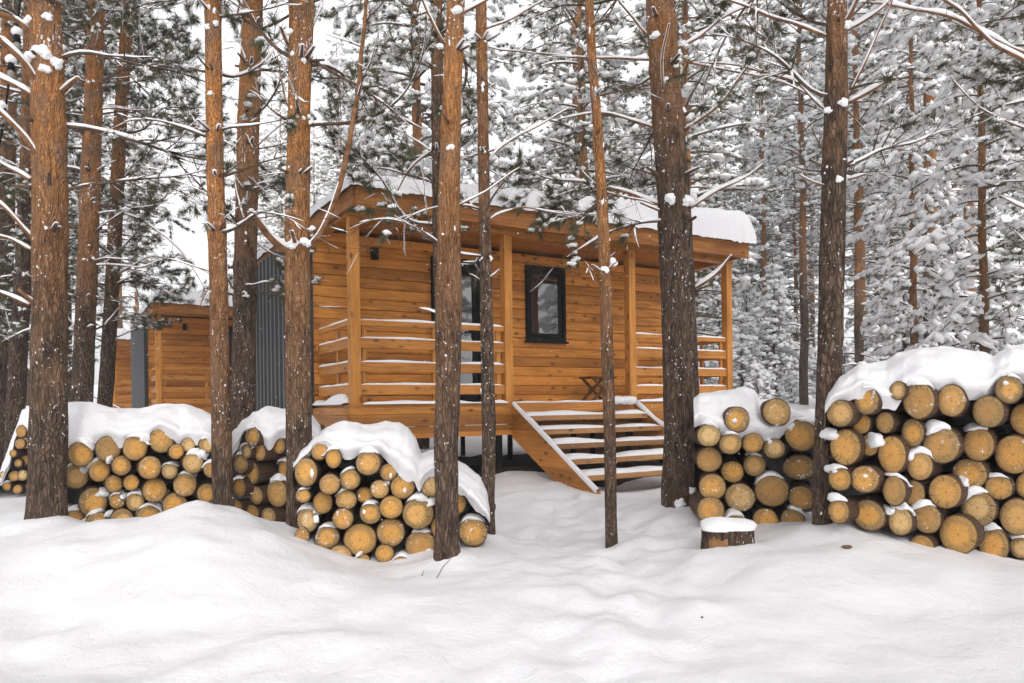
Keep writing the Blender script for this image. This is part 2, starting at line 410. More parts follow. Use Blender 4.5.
for j in range(len(gy)):
    for i in range(len(gx)):
        x, y = gx[i], gy[j]; z = GZ[j, i]+bumpz(x, y)
        if -1.2 < x < 2.2 and 2.5 < y < 8.3:
            for sx, sy in steps_:
                q = ((x-sx)/.13)**2+((y-sy)/.19)**2
                if q < 9: z += -.022*math.exp(-q*q)+.008*math.exp(-(q-2.0)**2)
        if -1.5 < x < 2.8 and 2 < y < 8.6:
            z += math.exp(-((x-.55)/.75)**2)*(.05*max(0, mn.noise((x*3.3, y*3.3, 6.1)))+.022*mn.noise((x*7.5, y*7.5, 2.1)))
        for tx, ty in FEET:
            if abs(x-tx) < .9 and abs(y-ty) < .9: z += .06*math.exp(-((x-tx)**2+(y-ty)**2)/.06)*(1+.8*mn.noise((x*4, y*4, 1)))
        vs.append((x, y, z))
nx = len(gx)
fs = [(j*nx+i, j*nx+i+1, (j+1)*nx+i+1, (j+1)*nx+i) for j in range(len(gy)-1) for i in range(nx-1)]
mb = MB(); mb.add(vs, fs); tag(mb.build('snowy_ground', M_SNOW), kind='structure')

# ------------------------------------------------------------------ cabin
e1 = Vector((.856, .517)); OX, OY = -1.83, 8.5
ANG = math.atan2(.517, .856)
LEN = 6.2; SB = 1.35; DEP = 5.6; WR = 6.12
def loc_at(px, q):
    """s along the facade where the picture column px meets the plane q metres behind the posts"""
    u = (px-CX)/F
    ox = OX-.517*q; oy = OY+.856*q
    return (u*oy-ox)/(.856-u*.517)
def z_at(px, py, q):
    s = loc_at(px, q); Y = OY+.856*q+.517*s
    return CZ+ray(px, py)[1]*Y

def plank_wall(mb, s0, s1, z0, z1, ph, holes, axis='x', at=0.0, out=-1):
    """horizontal log-profile siding, holes = [(a,b,z0,z1)]"""
    z = z0
    prof = [(.0, -.009), (.04, .009), (.14, .0135), (.5, .0165), (.86, .014), (.96, .009), (1.0, -.009)]
    while z < z1-.01:
        zt = min(z+ph, z1); cuts = [(s0, s1)]
        # split the plank at hole levels
        lev = sorted({z, zt, *[h for H in holes for h in H[2:4] if z < h < zt]})
        for za, zb in zip(lev[:-1], lev[1:]):
            iv = [(s0, s1)]
            for a, b_, h0, h1 in holes:
                if h0 < (za+zb)/2 < h1:
                    iv = [q for (p, r) in iv for q in ((p, min(r, a)), (max(p, b_), r)) if q[1]-q[0] > .005]
            for a, b_ in iv:
                pts = []
                for t, d in prof:
                    zz = z+t*(zt-z)
                    if za-1e-6 <= zz <= zb+1e-6: pts.append((zz, d))
                if not pts or pts[0][0] > za+1e-5: pts.insert(0, (za, .016))
                if pts[-1][0] < zb-1e-5: pts.append((zb, .016))
                vs = []
                for zz, d in pts:
                    for s in (a, b_):
                        vs.append((s, at+out*d, zz) if axis == 'x' else (at+out*d, s, zz))
                fs = [(2*i, 2*i+1, 2*i+3, 2*i+2) for i in range(len(pts)-1)]
                mb.add(vs, fs, 0, False)
        z = zt

cab = empty('log_cabin', (OX, OY, 0), ANG)
tag(cab, 'orange timber cabin on stilts with steps, railed porch and black window, nearest the camera', 'cabin', 'timber cabins in the wood')
# openings
d0, d1 = loc_at(432, SB), loc_at(481, SB); dz1 = z_at(456, 259, SB)
w0, w1 = loc_at(526, SB), loc_at(565, SB); wz1 = z_at(545, 267, SB); wz0 = z_at(545, 341, SB)
mb = MB(); plank_wall(mb, -.1, WR, ZD-.02, 3.47, .145, [(d0, d1, ZD-.02, dz1), (w0, w1, wz0, wz1)], 'x', SB)
mb.build('front_wall', M_WALL, cab)
mb = MB(); plank_wall(mb, SB+.01, DEP, ZD-.3, 3.47, .145, [], 'y', WR-.04, 1); mb.build('end_wall', M_WALL, cab)
mb = MB(); mb.box((-.05, SB+.03, ZD-.3), (WR-.08, DEP-.03, ZD-.05)); mb.box((-.05, DEP-.03, ZD-.3), (WR-.08, DEP, 3.46)); mb.build('floor_and_back_wall', M_BOARDX, cab)
mb = MB()   # corrugated left side
n = 210
vs = []
for i in range(n+1):
    q = SB-.02+(DEP-SB+.05)*i/n; d = -.10-.04*min(1, max(0, .5+.9*math.cos(i*math.pi/6.0)))
    vs += [(d, q, ZD-.35), (d, q, 3.5)]
mb.add(vs, [(2*i, 2*i+1, 2*i+3, 2*i+2) for i in range(n)], 0, False)
mb.box((-.13, SB-.035, ZD-.35), (-.06, SB-.022, 3.5)); mb.build('corrugated_side', M_STEEL, cab)
# deck and skirt
mb = MB()
for k in range(9):
    q = -.02+k*.15; mb.box((-.03, q, ZD-.035), (LEN+.03, q+.144, ZD))
mb.build('porch_deck', M_BOARDX, cab)
mb = MB()
for z0, z1 in ((ZD-.12, ZD-.037), (ZD-.27, ZD-.126), (ZD-.41, ZD-.276)):
    mb.box((-.05, -.055, z0), (LEN+.05, -.025, z1))
mb.build('skirt_board', M_BOARDX, cab)
mb = MB()
for z0, z1 in ((ZD-.12, ZD-.037), (ZD-.27, ZD-.126), (ZD-.41, ZD-.276)):
    mb.box((-.085, -.054, z0), (-.055, DEP, z1))
mb.build('skirt_board', M_BOARDY, cab); mb = MB()
for z0, z1 in ((ZD-.12, ZD-.037), (ZD-.27, ZD-.126), (ZD-.41, ZD-.276)):
    mb.box((LEN+.052, -.054, z0), (LEN+.08, DEP, z1))
mb.box((LEN+.02, SB, -.1), (LEN+.05, DEP, ZD-.2)); mb.build('skirt_board', M_BOARDY, cab)  # the low panel is added to block the bright gap under the deck
# stilts
for s in (.06, 2.0, 4.2, 6.1):
    for q in (.12, 1.5, 3.5, 5.4):
        
        mb = MB(); mb.tube([(s, q, -.2), (s, q, ZD-.3)], .05, 10); mb.build('stilt', M_BLACK, cab)
# posts, beam
for k, s in enumerate((0, 2.06, 4.14, 6.13)):
    mb = MB(); mb.box((s-.01, 0, ZD), (s+.105, .115, 3.362))
    mb.build('post', M_POST, cab)
mb = MB(); mb.box((-.04, -.012, 3.365), (LEN+.05, .125, 3.52)); mb.box((LEN-.07, .128, 3.368), (LEN+.045, SB-.03, 3.52)); mb.box((-.035, .128, 3.368), (.085, SB-.03, 3.52)); mb.build('beam', M_BOARDX, cab)
mb = MB()
for k in range(13):
    q = -.32+k*.14
    mb.box((-.03, q, 3.525), (LEN+.03, q+.136, 3.54))
mb.box((-.03, SB+.17, 3.525), (WR, DEP+.1, 3.54))
mb.build('ceiling', M_BOARDX, cab)
mb = MB(); mb.box((-.06, -.37, 3.395), (LEN+.01, -.335, 3.60)); mb.box((-.07, -.385, 3.375), (LEN+.02, -.325, 3.393)); mb.build('fascia', M_FASC, cab)
mb = MB(); mb.box((-.09, -.334, 3.40), (-.062, DEP+.15, 3.60)); mb.build('fascia', M_FASCY, cab)
mb = MB(); mb.box((LEN-.016, -.334, 3.40), (LEN+.008, SB+.3, 3.60)); mb.build('fascia', M_FASCY, cab)
mb = MB(); n = 330; vs = []
for i in range(n+1):
    s = -.12+(LEN+.16)*i/n; z = 3.615+.011*math.cos(i*math.pi/2.5)
    vs += [(s, -.42, z), (s, DEP+.2, z+.0)]
mb.add(vs, [(2*i, 2*i+2, 2*i+3, 2*i+1) for i in range(n)], 0, True); mb.build('roof', M_STEEL, cab)
# railings
RT = [(2.115, 2.175), (1.85, 1.965), (1.575, 1.685), (1.305, 1.42)]
def railing(s0, s1):
    r = empty('railing', (0, 0, 0)); r.parent = cab
    for z0, z1 in RT:
        mb = MB(); mb.box((s0, .028, z0), (s1, .062, z1)); mb.build('rail', M_BOARDX, r)
    mb = MB(); L = s1-s0
    for t in (.035, .5, .965):
        s = s0+t*L; mb.box((s-.028, .065, ZD), (s+.028, .10, 2.113))
    mb.build('baluster', M_POST, r)
railing(.107, 2.048); railing(4.247, 6.118)
for x0 in (.0, 6.165):
    r = empty('railing', (0, 0, 0)); r.parent = cab
    for z0, z1 in RT:
        mb = MB(); mb.box((x0, .118, z0), (x0+.034, SB-.03, z1)); mb.build('rail', M_BOARDY, r)
    mb = MB(); mb.box((x0+.036, .62, ZD), (x0+.07, .68, 2.113)); mb.build('baluster', M_POST, r)
# door
def glazed(name, a, b_, z0, z1, fw, fb, off):
    r = empty(name, (0, 0, 0)); r.parent = cab
    mb = MB(); y0, y1 = SB-.06, SB+.04
    mb.box((a, y0, z0), (a+.045, y1, z1)); mb.box((b_-.045, y0, z0), (b_, y1, z1))
    mb.box((a+.046, y0, z1-.05), (b_-.046, y1, z1)); mb.box((a+.046, y0, z0), (b_-.046, y1, z0+.05))
    mb.build('frame', M_BLACK, r)
    mb = MB(); y0, y1 = SB-.035, SB+.02; a2, b2, c2, d2 = a+.055, b_-.055, z0+.06, z1-.06
    mb.box((a2, y0, c2), (a2+fw, y1, d2)); mb.box((b2-fw, y0, c2), (b2, y1, d2))
    mb.box((a2+fw+.001, y0, d2-fb), (b2-fw-.001, y1, d2)); mb.box((a2+fw+.001, y0, c2), (b2-fw-.001, y1, c2+fw))
    mb.build('sash', M_BLACK, r)
    mb = MB(); mb.box((a2+fw-.01, SB-.012, c2+fw-.01), (b2-fw+.01, SB+.005, d2-fb+.01)); mb.build('pane', M_GLASS, r)
    return r
dr = glazed('door', d0, d1, ZD+.01, dz1, .075, .16, 0)
mb = MB(); mb.box((d1-.125, SB-.075, 2.15), (d1-.10, SB-.036, 2.32)); mb.tube([(d1-.112, SB-.085, 2.24), (d1-.23, SB-.085, 2.24)], .011, 8); mb.build('handle', M_BLACK, dr)
glazed('window', w0, w1, wz0, wz1, .055, .075, 0)
mb = MB(); mb.box((w0-.03, SB-.085, wz0-.035), (w1+.03, SB-.026, wz0-.004)); mb.build('window_sill', M_BLACK, cab)
ls = loc_at(374.5, SB); lz = z_at(374.5, 255, SB)
mb = MB(); mb.box((ls-.045, SB-.11, lz-.075), (ls+.045, SB-.045, lz+.085)); mb.box((ls-.02, SB-.046, lz-.03), (ls+.02, SB-.01, lz+.03)); mb.build('wall_lamp', M_BLACK, cab)
# steps
st = empty('stairs', (0, 0, 0)); st.parent = cab
S0, S1 = 2.15, 4.13; TR_, RI = .29, .168
def stringer(x0, x1):
    mb = MB()
    poly = [(-.06, ZD-.02), (-.06, ZD-.44), (-1.62, -.06), (-1.80, -.06), (-1.86, .08), (-1.84, .19)]
    mb.prism([(q, z) for q, z in poly], 'x', x0, x1); mb.build('stringer', M_BOARDY, st)
stringer(S0-.055, S0-.006); stringer(S1+.006, S1+.055)
tread_z = []
for k in range(1, 6):
    q = -k*TR_; z = ZD-k*RI; tread_z.append((q, z))
    mb = MB(); mb.box((S0-.003, q-.06, z-.062), (S1+.003, q+.235, z)); mb.build('tread', M_TREAD, st)
mb = MB(); mb.box((S0, -.075, ZD-.125), (S1, -.057, ZD-.005)); mb.build('riser_board', M_BOARDX, st)

# soil sheet under the cabin, coloured near black for the shadow there
mb = MB(); vs = []
ca, sa = math.cos(ANG), math.sin(ANG)
nn = 26
for j in range(nn+1):
    for i in range(nn+1):
        s = .1+6.0*i/nn; q = -.25+5.2*j/nn
        if j < 3: q -= .5*max(0, 1-abs(s-3.1)/1.1)
        x = OX+ca*s-sa*q; y = OY+sa*s+ca*q
        e = min(i, j, nn-i, nn-j)
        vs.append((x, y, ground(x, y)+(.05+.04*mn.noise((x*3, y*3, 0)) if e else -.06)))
mb.add(vs, [(j*(nn+1)+i, j*(nn+1)+i+1, (j+1)*(nn+1)+i+1, (j+1)*(nn+1)+i) for j in range(nn) for i in range(nn)])
tag(mb.build('shade_dark_soil', M_SHADE_SOIL), kind='structure')

# roof snow
def slab_snow(name, s0, s1, q0, q1, z, h0, h1, parent_loc, rng, edge=.12, nu=150, nv=60, lab=None):
    """lumpy slab with rounded edges, local cabin axes"""
    mb = MB(); top = []; NU, NV = nu, nv
    for j in range(NV+1):
        for i in range(NU+1):
            u = i/NU; v = j/NV
            # denser rows close to the edges
            uu = .5-.5*math.cos(math.pi*u); vv = .5-.5*math.cos(math.pi*v)
            s = s0+(s1-s0)*uu; q = q0+(q1-q0)*vv
            d = min(s-s0, s1-s, q-q0, q1-q)
            h = h0+(h1-h0)*uu
            k = math.sqrt(max(0, 1-(1-min(1, d/(edge*1.6)))**2.0))
            zz = z+h*k+(.03*mn.fractal((s*1.5, q*1.5, 2), 1, 2, 3))*k
            wob = .035*mn.noise((s*2.0, q*2.0, 5))+.012*mn.noise((s*9, q*9, 5))
            if d < .02:
                q += (-1 if v < .5 else 1)*wob if min(q-q0, q1-q) < .02 else 0
                s += (-1 if u < .5 else 1)*wob if min(s-s0, s1-s) < .02 else 0
                zz -= .03+.05*abs(mn.noise((s*7, q*7, 1)))
            top.append((s, q, zz))
    W = NU+1
    mb.add(top, [(j*W+i, j*W+i+1, (j+1)*W+i+1, (j+1)*W+i) for j in range(NV) for i in range(NU)])
    o = mb.build(name, M_SNOWP); o.location = parent_loc; o.rotation_euler = (0, 0, ANG)
    return o
rs = slab_snow('roof_snow', -.14, LEN+.06, -.45, DEP+.2, 3.622, .14, .50, (OX, OY, 0), random.Random(2), .10)
tag(rs, 'thick pillow of snow on the roof of the nearest orange cabin', 'snow', 'snow on the cabin roofs')

# snow on rails, deck edge and steps of the near cabin
rng = random.Random(12)
mb = MB()
def strip_box(mb, a, b, w, h, rng, axis='x', gap=.12):
    """ridge of snow on a narrow ledge from a to b (cabin axes)"""
    a = Vector(a); b = Vector(b); L = (b-a).length; n = max(4, int(L/.05)); d = (b-a)/n; o = rng.uniform(0, 50)
    sd = Vector((-(b-a).y, (b-a).x, 0)).normalized(); prof = [(-1, 0), (-.95, .5), (-.6, .92), (0, 1), (.6, .92), (.95, .5), (1, 0)]
    vs = []
    for i in range(n+1):
        p = a+d*i; k = .75+.7*mn.noise((p.x*2.2+o, p.y*2.2, p.z*2))
        k = max(.05, k)*(min(1, min(i, n-i)/2+.2)); wv = w*(1+.18*mn.noise((p.x*6+o, p.y*6, 3)))
        vs += [p+sd*(x*wv)+Vector((0, 0, y*h*k+.001)) for x, y in prof]
    m = len(prof)
    fs = [(i*m+j, (i+1)*m+j, (i+1)*m+j+1, i*m+j+1) for i in range(n) for j in range(m-1)]
    mb.add(vs, fs)
for s0, s1 in ((.107, 2.048), (4.247, 6.118)):
    for z0, z1 in RT: strip_box(mb, (s0, .045, z1), (s1, .045, z1), .018, .028, rng)
    strip_box(mb, (s0, -.02, ZD), (s1, -.02, ZD), .05, .045, rng)
for x0 in (.0, 6.165):
    for z0, z1 in RT: strip_box(mb, (x0+.017, .118, z1), (x0+.017, SB-.03, z1), .018, .03, rng)
    strip_box(mb, (x0, .118, ZD), (x0, SB-.03, ZD), .09, .12, rng)
o = mb.build('railing_snow', M_SNOWF); o.location = (OX, OY, 0); o.rotation_euler = (0, 0, ANG)
tag(o, 'thin lines of snow lying on the porch rails of the nearest cabin', 'snow', kind='stuff')
mb = MB()
strip_box(mb, (S0, -.01, ZD), (S1, -.01, ZD), .05, .04, rng)
for q, z in tread_z:
    strip_box(mb, (S0+.005, q+.09, z), (S1-.005, q+.09, z), .14, .055, rng)
for x in (S0-.03, S1+.03):
    pts = []
    for i in range(40):
        t = i/39; pts.append((x, -.08-1.74*t, ZD-.01-1.0*t*.985+.0))
    vs = []; prof = [(-1, 0), (-.9, .6), (-.4, 1), (.4, 1), (.9, .6), (1, 0)]
    for i, p in enumerate(pts):
        k = .8+.5*mn.noise((p[1]*3, x, 2)); vs += [(p[0]+a*.032, p[1], p[2]-.012+c_*.06*k) for a, c_ in prof]
    m = len(prof); mb.add(vs, [(i*m+j, (i+1)*m+j, (i+1)*m+j+1, i*m+j+1) for i in range(39) for j in range(m-1)])
for k in range(7):
    blob(mb, (S1-.1-rng.uniform(0, .35), rng.uniform(-.25, .1), ZD+.02), .12, .1, .06, rng)
o = mb.build('step_snow', M_SNOWP); o.location = (OX, OY, 0); o.rotation_euler = (0, 0, ANG)
tag(o, 'snow lying on the treads and side boards of the cabin steps', 'snow', kind='stuff')

M_STOOL = simple('dark_stained_wood', (.13, .055, .02), .6, var=.3, scale=12)
# folding stool on the porch
s_ = loc_at(598, .75); stx, sty = OX+ca*s_-sa*.75, OY+sa*s_+ca*.75
stool = empty('folding_stool', (stx, sty, ZD), ANG)
tag(stool, 'small wooden folding stool with crossed legs under the black window', 'stool')
hs = .36; ws = .21
for y in (-.13, .13):
    for sg in (-1, 1):
        mb = MB(); d = .012*sg
        mb.prism([(-ws*sg-.03, 0), (-ws*sg+.03, 0), (ws*sg*.92+.03, hs), (ws*sg*.92-.03, hs)], 'y', y+d-.011, y+d+.011); mb.build('leg', M_STOOL, stool)
mb = MB(); mb.box((-.235, -.17, hs+.001), (.235, .17, hs+.026)); mb.build('seat', M_STOOL, stool)

# the two cabins beyond
for (dx, Y2, lab, lab2) in ((157, 17.0, 'second orange timber cabin with grey corrugated side, behind the leftmost log stack', 'rounded snow on the roof of the second cabin, behind the leftmost log stack'),
                            (112, 25.2, 'farthest timber cabin, a sliver beyond the second cabin, seen between trunks', 'snow on the roof of the farthest cabin, seen between trunks')):
    x2 = (dx-CX)/F*Y2
    c2 = copy_tree(cab); c2.location = (x2, Y2, .0); c2['label'] = lab
    r2 = slab_snow('roof_snow', -.14, LEN+.06, -.45, DEP+.2, 3.622, .34, .45, (OX, OY, 0), random.Random(2), .14, 60, 30)
    tag(r2, cat='snow', group='snow on the cabin roofs'); r2.location = (x2, Y2, .0); r2['label'] = lab2

# ------------------------------------------------------------------ logs
LOGM = []
lr = random.Random(77)
def log_mesh(seed):
    r_ = random.Random(seed); o = r_.uniform(0, 99); n = 30; rows = 7
    def rad_(t, y):
        return 1+.085*mn.noise((math.cos(t)*1.4+o, math.sin(t)*1.2, y*.8))+.02*mn.noise((math.cos(t)*5+o, math.sin(t)*5, y*4))
    mb = MB(); vs = []
    ys = [0, .02, .2, .4, .6, .8, 1.0]
    for y in ys:
        for k in range(n):
            t = 2*math.pi*k/n; q = rad_(t, y)*(1-.06*y); vs.append((math.cos(t)*q, y, math.sin(t)*q))
    fs = [(j*n+k, (j+1)*n+k, (j+1)*n+(k+1) % n, j*n+(k+1) % n) for j in range(len(ys)-1) for k in range(n)]
    fs.append(tuple(range((len(ys)-1)*n, len(ys)*n)))
    mb.add(vs, fs); a = mb.build('log', M_LOGBARK)
    mb = MB(); vs = [(0, -.006, 0)]
    for m in (.35, .7, .95, 1.0):
        for k in range(n):
            t = 2*math.pi*k/n; q = rad_(t, 0)*m; vs.append((math.cos(t)*q, (-.004 if m < .99 else .004)+.006*mn.noise((math.cos(t)*q*2+o, 0, math.sin(t)*q*2)), math.sin(t)*q))
    fs = [(0, 1+k, 1+(k+1) % n) for k in range(n)]
    for j in range(3): fs += [(1+j*n+k, 1+(j+1)*n+k, 1+(j+1)*n+(k+1) % n, 1+j*n+(k+1) % n) for k in range(n)]
    mb.add(vs, fs); e = mb.build('cut_face', M_END)
    # flip so that the face looks along -y
    e.data.flip_normals() if e.data.polygons[0].normal.y > 0 else None
    A, E = a.data, e.data
    bpy.data.objects.remove(a); bpy.data.objects.remove(e)
    return A, E
LOGM = [log_mesh(s) for s in range(9)]
ORD = ['', 'first', 'second', 'third', 'fourth', 'fifth', 'sixth', 'seventh', 'eighth']
ROWN = {1: 'bottom', 2: 'second', 3: 'third', 4: 'fourth', 5: 'fifth', 6: 'sixth', 7: 'seventh'}
SNOWY = []
def put_log(px, py, rx, ry, Y, yaw, L, label, group, rng, jut=0.0):
    """a log whose sawn end is centred on the picture point, turned by yaw about the vertical from the line of sight"""
    Yl = Y-jut
    p = P(px, py, Yl); r = ry*Yl/F; sx = min(1.35, max(.8, rx/ry/max(.3, math.cos(yaw))))
    A, E = LOGM[rng.randrange(len(LOGM))]
    o = bpy.data.objects.new('log', A); COL.objects.link(o)
    d = math.atan2(p.x, p.y); sx *= math.cos(d)
    o.location = p; o.rotation_euler = (R(rng.uniform(-2.5, 2.5)), 0, -d+yaw+R(rng.uniform(-4, 4)))
    # roll about own axis
    o.rotation_mode = 'XYZ'
    roll = rng.uniform(0, 6.28) if abs(sx-1) < .08 else rng.choice([0, math.pi])
    o.matrix_world = Matrix.Translation(p) @ o.rotation_euler.to_matrix().to_4x4() @ Matrix.Rotation(roll, 4, 'Y') @ Matrix.Diagonal((r*sx, L, r, 1))
    e = bpy.data.objects.new('cut_face', E); COL.objects.link(e); e.parent = o
    tag(o, label, 'log', group)
    return o, p, r
def pile(rows, org, k, Yf, yaw, L, where, group, special, seed, snowp=.5, squash=True):
    """rows: bottom to top, each a list of (cx, cy, rx[, ry]) in an enlarged crop of the photograph with origin org, scale k"""
    rng = random.Random(seed); blobs = MB()
    for ri, row in enumerate(rows, 1):
        row = sorted(row, key=lambda t: t[0])
        for ci, t in enumerate(row, 1):
            cx, cy, rx = t[:3]; ry = t[3] if len(t) > 3 else rx
            px, py = org[0]+cx*k, org[1]+cy*k
            Y = Yf(px); r_m = ry*k*Y/F
            adj = 'slim' if r_m < .068 else 'stout' if r_m > .098 else 'sawn'
            nm = ROWN[ri]
            if len(row) == 1: pos = f'alone in the {nm} row'
            else: pos = f'{ORD[ci]} from left, {nm} row' if ri == 1 else f'{ORD[ci]} from left, {nm} row up'
            lab = f'{special.get((ri, ci), adj)} pine log, {pos}, {where}'
            jut = rng.uniform(-.05, .05)+(.1 if ri >= len(rows)-1 else 0)
            o, p, r = put_log(px, py, rx*k*1.015, ry*k*1.015, Y, yaw(px) if callable(yaw) else yaw, L*rng.uniform(.9, 1.1), lab, group, rng, jut)
            if rng.random() < snowp:
                w = rng.uniform(.55, 1.0)*r
                dv = Vector((p.x, p.y, 0)).normalized()
                cpt = Vector(p)+dv*.055+Vector((rng.uniform(-.3, .3)*r, 0, r*.97))
                n0 = len(blobs.v)
                blob(blobs, cpt, w, .085, rng.uniform(.2, .42)*r, rng, ICO3, .4, 1.5, flat=.5)
                for q_ in range(n0, len(blobs.v)):     # the pad bends over the round log
                    vx, vy, vz = blobs.v[q_]; dx = min(abs(vx-p.x)/math.cos(math.atan2(p.x, p.y)), r*.96)
                    blobs.v[q_] = (vx, vy, vz-(r-math.sqrt(r*r-dx*dx))*.95)
            if rng.random() < snowp*.7:
                a_ = rng.choice([-1, 1])*rng.uniform(.7, 1.0)
                dv = Vector((p.x, p.y, 0)).normalized()
                cpt = Vector(p)+dv*.09+Vector((a_*r, 0, r*rng.uniform(.45, .75)))
                blob(blobs, cpt, r*rng.uniform(.22, .45), .09, r*rng.uniform(.28, .55), rng, ICO3, .35, 1.6)
            if rng.random() < snowp*.45:
                t_ = rng.uniform(0, 6.28); q_ = rng.uniform(.2, .75)*r
                cpt = Vector(p)+Vector((math.cos(t_)*q_, -.004, math.sin(t_)*q_))
                blob(blobs, cpt, r*rng.uniform(.06, .2), .010, r*rng.uniform(.08, .3), rng, ICO3, .8, 2.0)
    ob = blobs.build('snow_patches', M_SNOWF)
    tag(ob, f'snow lodged between the logs, {where}', 'snow', kind='stuff')

pile([[(283,530,42),(370,548,48),(463,533,46),(567,523,50),(755,510,55,40),(640,540,40)],
      [(353,463,55),(446,459,31),(514,462,36),(588,418,47),(665,475,48)],
      [(290,366,47),(378,345,42),(433,395,34),(499,390,31),(703,397,46),(785,430,38)],
      [(462,325,38),(569,333,45),(645,346,31),(733,315,40),(805,340,32)],
      [(308,280,50),(411,262,50),(513,258,48),(615,229,48),(670,272,30),(715,247,28),(785,248,30)]],
     (0, 380), .2634, lambda px: 5.9, R(3), 1.0, 'stack beside the thickest trunk', 'logs stacked beside the thickest trunk',
     {(5, 1): 'snow-plastered', (1, 4): 'sawn', (1, 6): 'half-buried'}, 11, .5)
pile([[(45,590,32),(120,610,32),(200,590,22)],[(20,510,24),(98,520,38),(155,515,38),(205,505,22)],[(125,430,30),(170,410,36),(215,400,24)],[(90,365,27),(137,300,36),(178,300,32)],[(145,215,36,44)]],
     (0, 400), .1463, lambda px: 8.6, R(-28), .8, 'small stack half behind the thickest trunk', 'logs in the small far-left stack', {}, 12, .3)
pile([[(110,468,18,25),(165,495,30,33),(235,508,28,35)],[(118,392,25,40),(185,424,27,37),(270,415,40,57)],[(122,296,28,42),(170,335,27,45),(295,320,22,40)],
      [(148,246,20,32),(201,250,22,36),(275,222,26,36)],[(171,187,28,37)]],
     (210, 390), .2488, lambda px: 6.35, R(-48), .85, 'angled stack between the slender trunks', 'logs in the angled stack', {(2, 3): 'snow-plastered', (1, 3): 'snow-plastered'}, 13, .5)
pile([[(150,575,34),(240,590,48),(330,612,34),(420,577,38),(490,625,42)],
      [(88,508,26,38),(190,513,50),(322,520,66),(445,492,57),(565,545,62),(775,490,58)],
      [(110,442,42,52),(253,437,43),(364,415,44),(447,391,47),(555,417,63),(655,470,50)],
      [(172,372,40,45),(266,361,42),(340,342,34),(400,318,38),(492,309,48),(605,300,42,50),(700,375,48)],
      [(93,345,30),(105,250,47,58),(199,298,42),(281,279,42),(436,250,35)],
      [(158,165,34,38),(215,195,32,40),(354,213,50)]],
     (280, 410), .2489, lambda px: 5.2, R(-6), 1.0, 'stack against the cabin railing', 'logs stacked in front of the cabin railing', {(2, 3): 'thickest', (5, 2): 'snow-dusted'}, 14, .4)
pile([[(110,505,50),(200,560,44),(308,540,45),(404,542,45)],
      [(116,420,48),(215,458,53),(330,434,60),(437,461,46)],
      [(105,322,46),(188,366,40),(268,342,41),(429,350,70,45)],
      [(104,235,42),(181,265,40),(262,263,38),(339,283,38),(435,235,58)],
      [(205,178,46),(348,152,50)]],
     (680, 370), .2782, lambda px: 5.6, R(4), 1.0, 'narrow stack behind the stump', 'logs stacked behind the stump', {(3, 4): 'flattened oval', (4, 5): 'dark brown', (2, 3): 'thickest'}, 15, .4)
pile([[(85,508,33,38),(175,520,50,45),(268,538,37,42),(332,612,36,34),(440,577,58),(545,610,45,55),(625,615,34),(720,620,55)],
      [(250,447,35,45),(308,455,33,40),(347,530,42,45),(401,450,50),(500,500,53),(615,525,55),(725,520,52)],
      [(88,412,33,36),(162,413,42),(325,373,40,44),(473,397,53,46),(560,438,42,36),(650,433,42),(740,425,46)],
      [(105,318,45,54),(176,312,27,32),(243,340,37,56),(390,312,55),(500,310,47,50),(605,340,58),(715,330,50)],
      [(152,247,28,32),(222,245,27,32),(305,275,34,42),(640,235,48),(730,240,44)],
      [(88,218,40),(167,180,38,42),(260,150,24,28),(323,180,48,55),(420,180,43,48),(529,213,48),(700,160,44)],
      [(590,147,42)]],
     (810, 340), .337, lambda px: 4.7-.0012*(px-830), lambda px: R(-22+20*(px-830)/200), .9, 'big stack right of the stump', 'logs in the big stack right of the stump',
     {(6, 4): 'hollow-hearted', (1, 5): 'thickest', (6, 3): 'snow-buried'}, 16, .4)

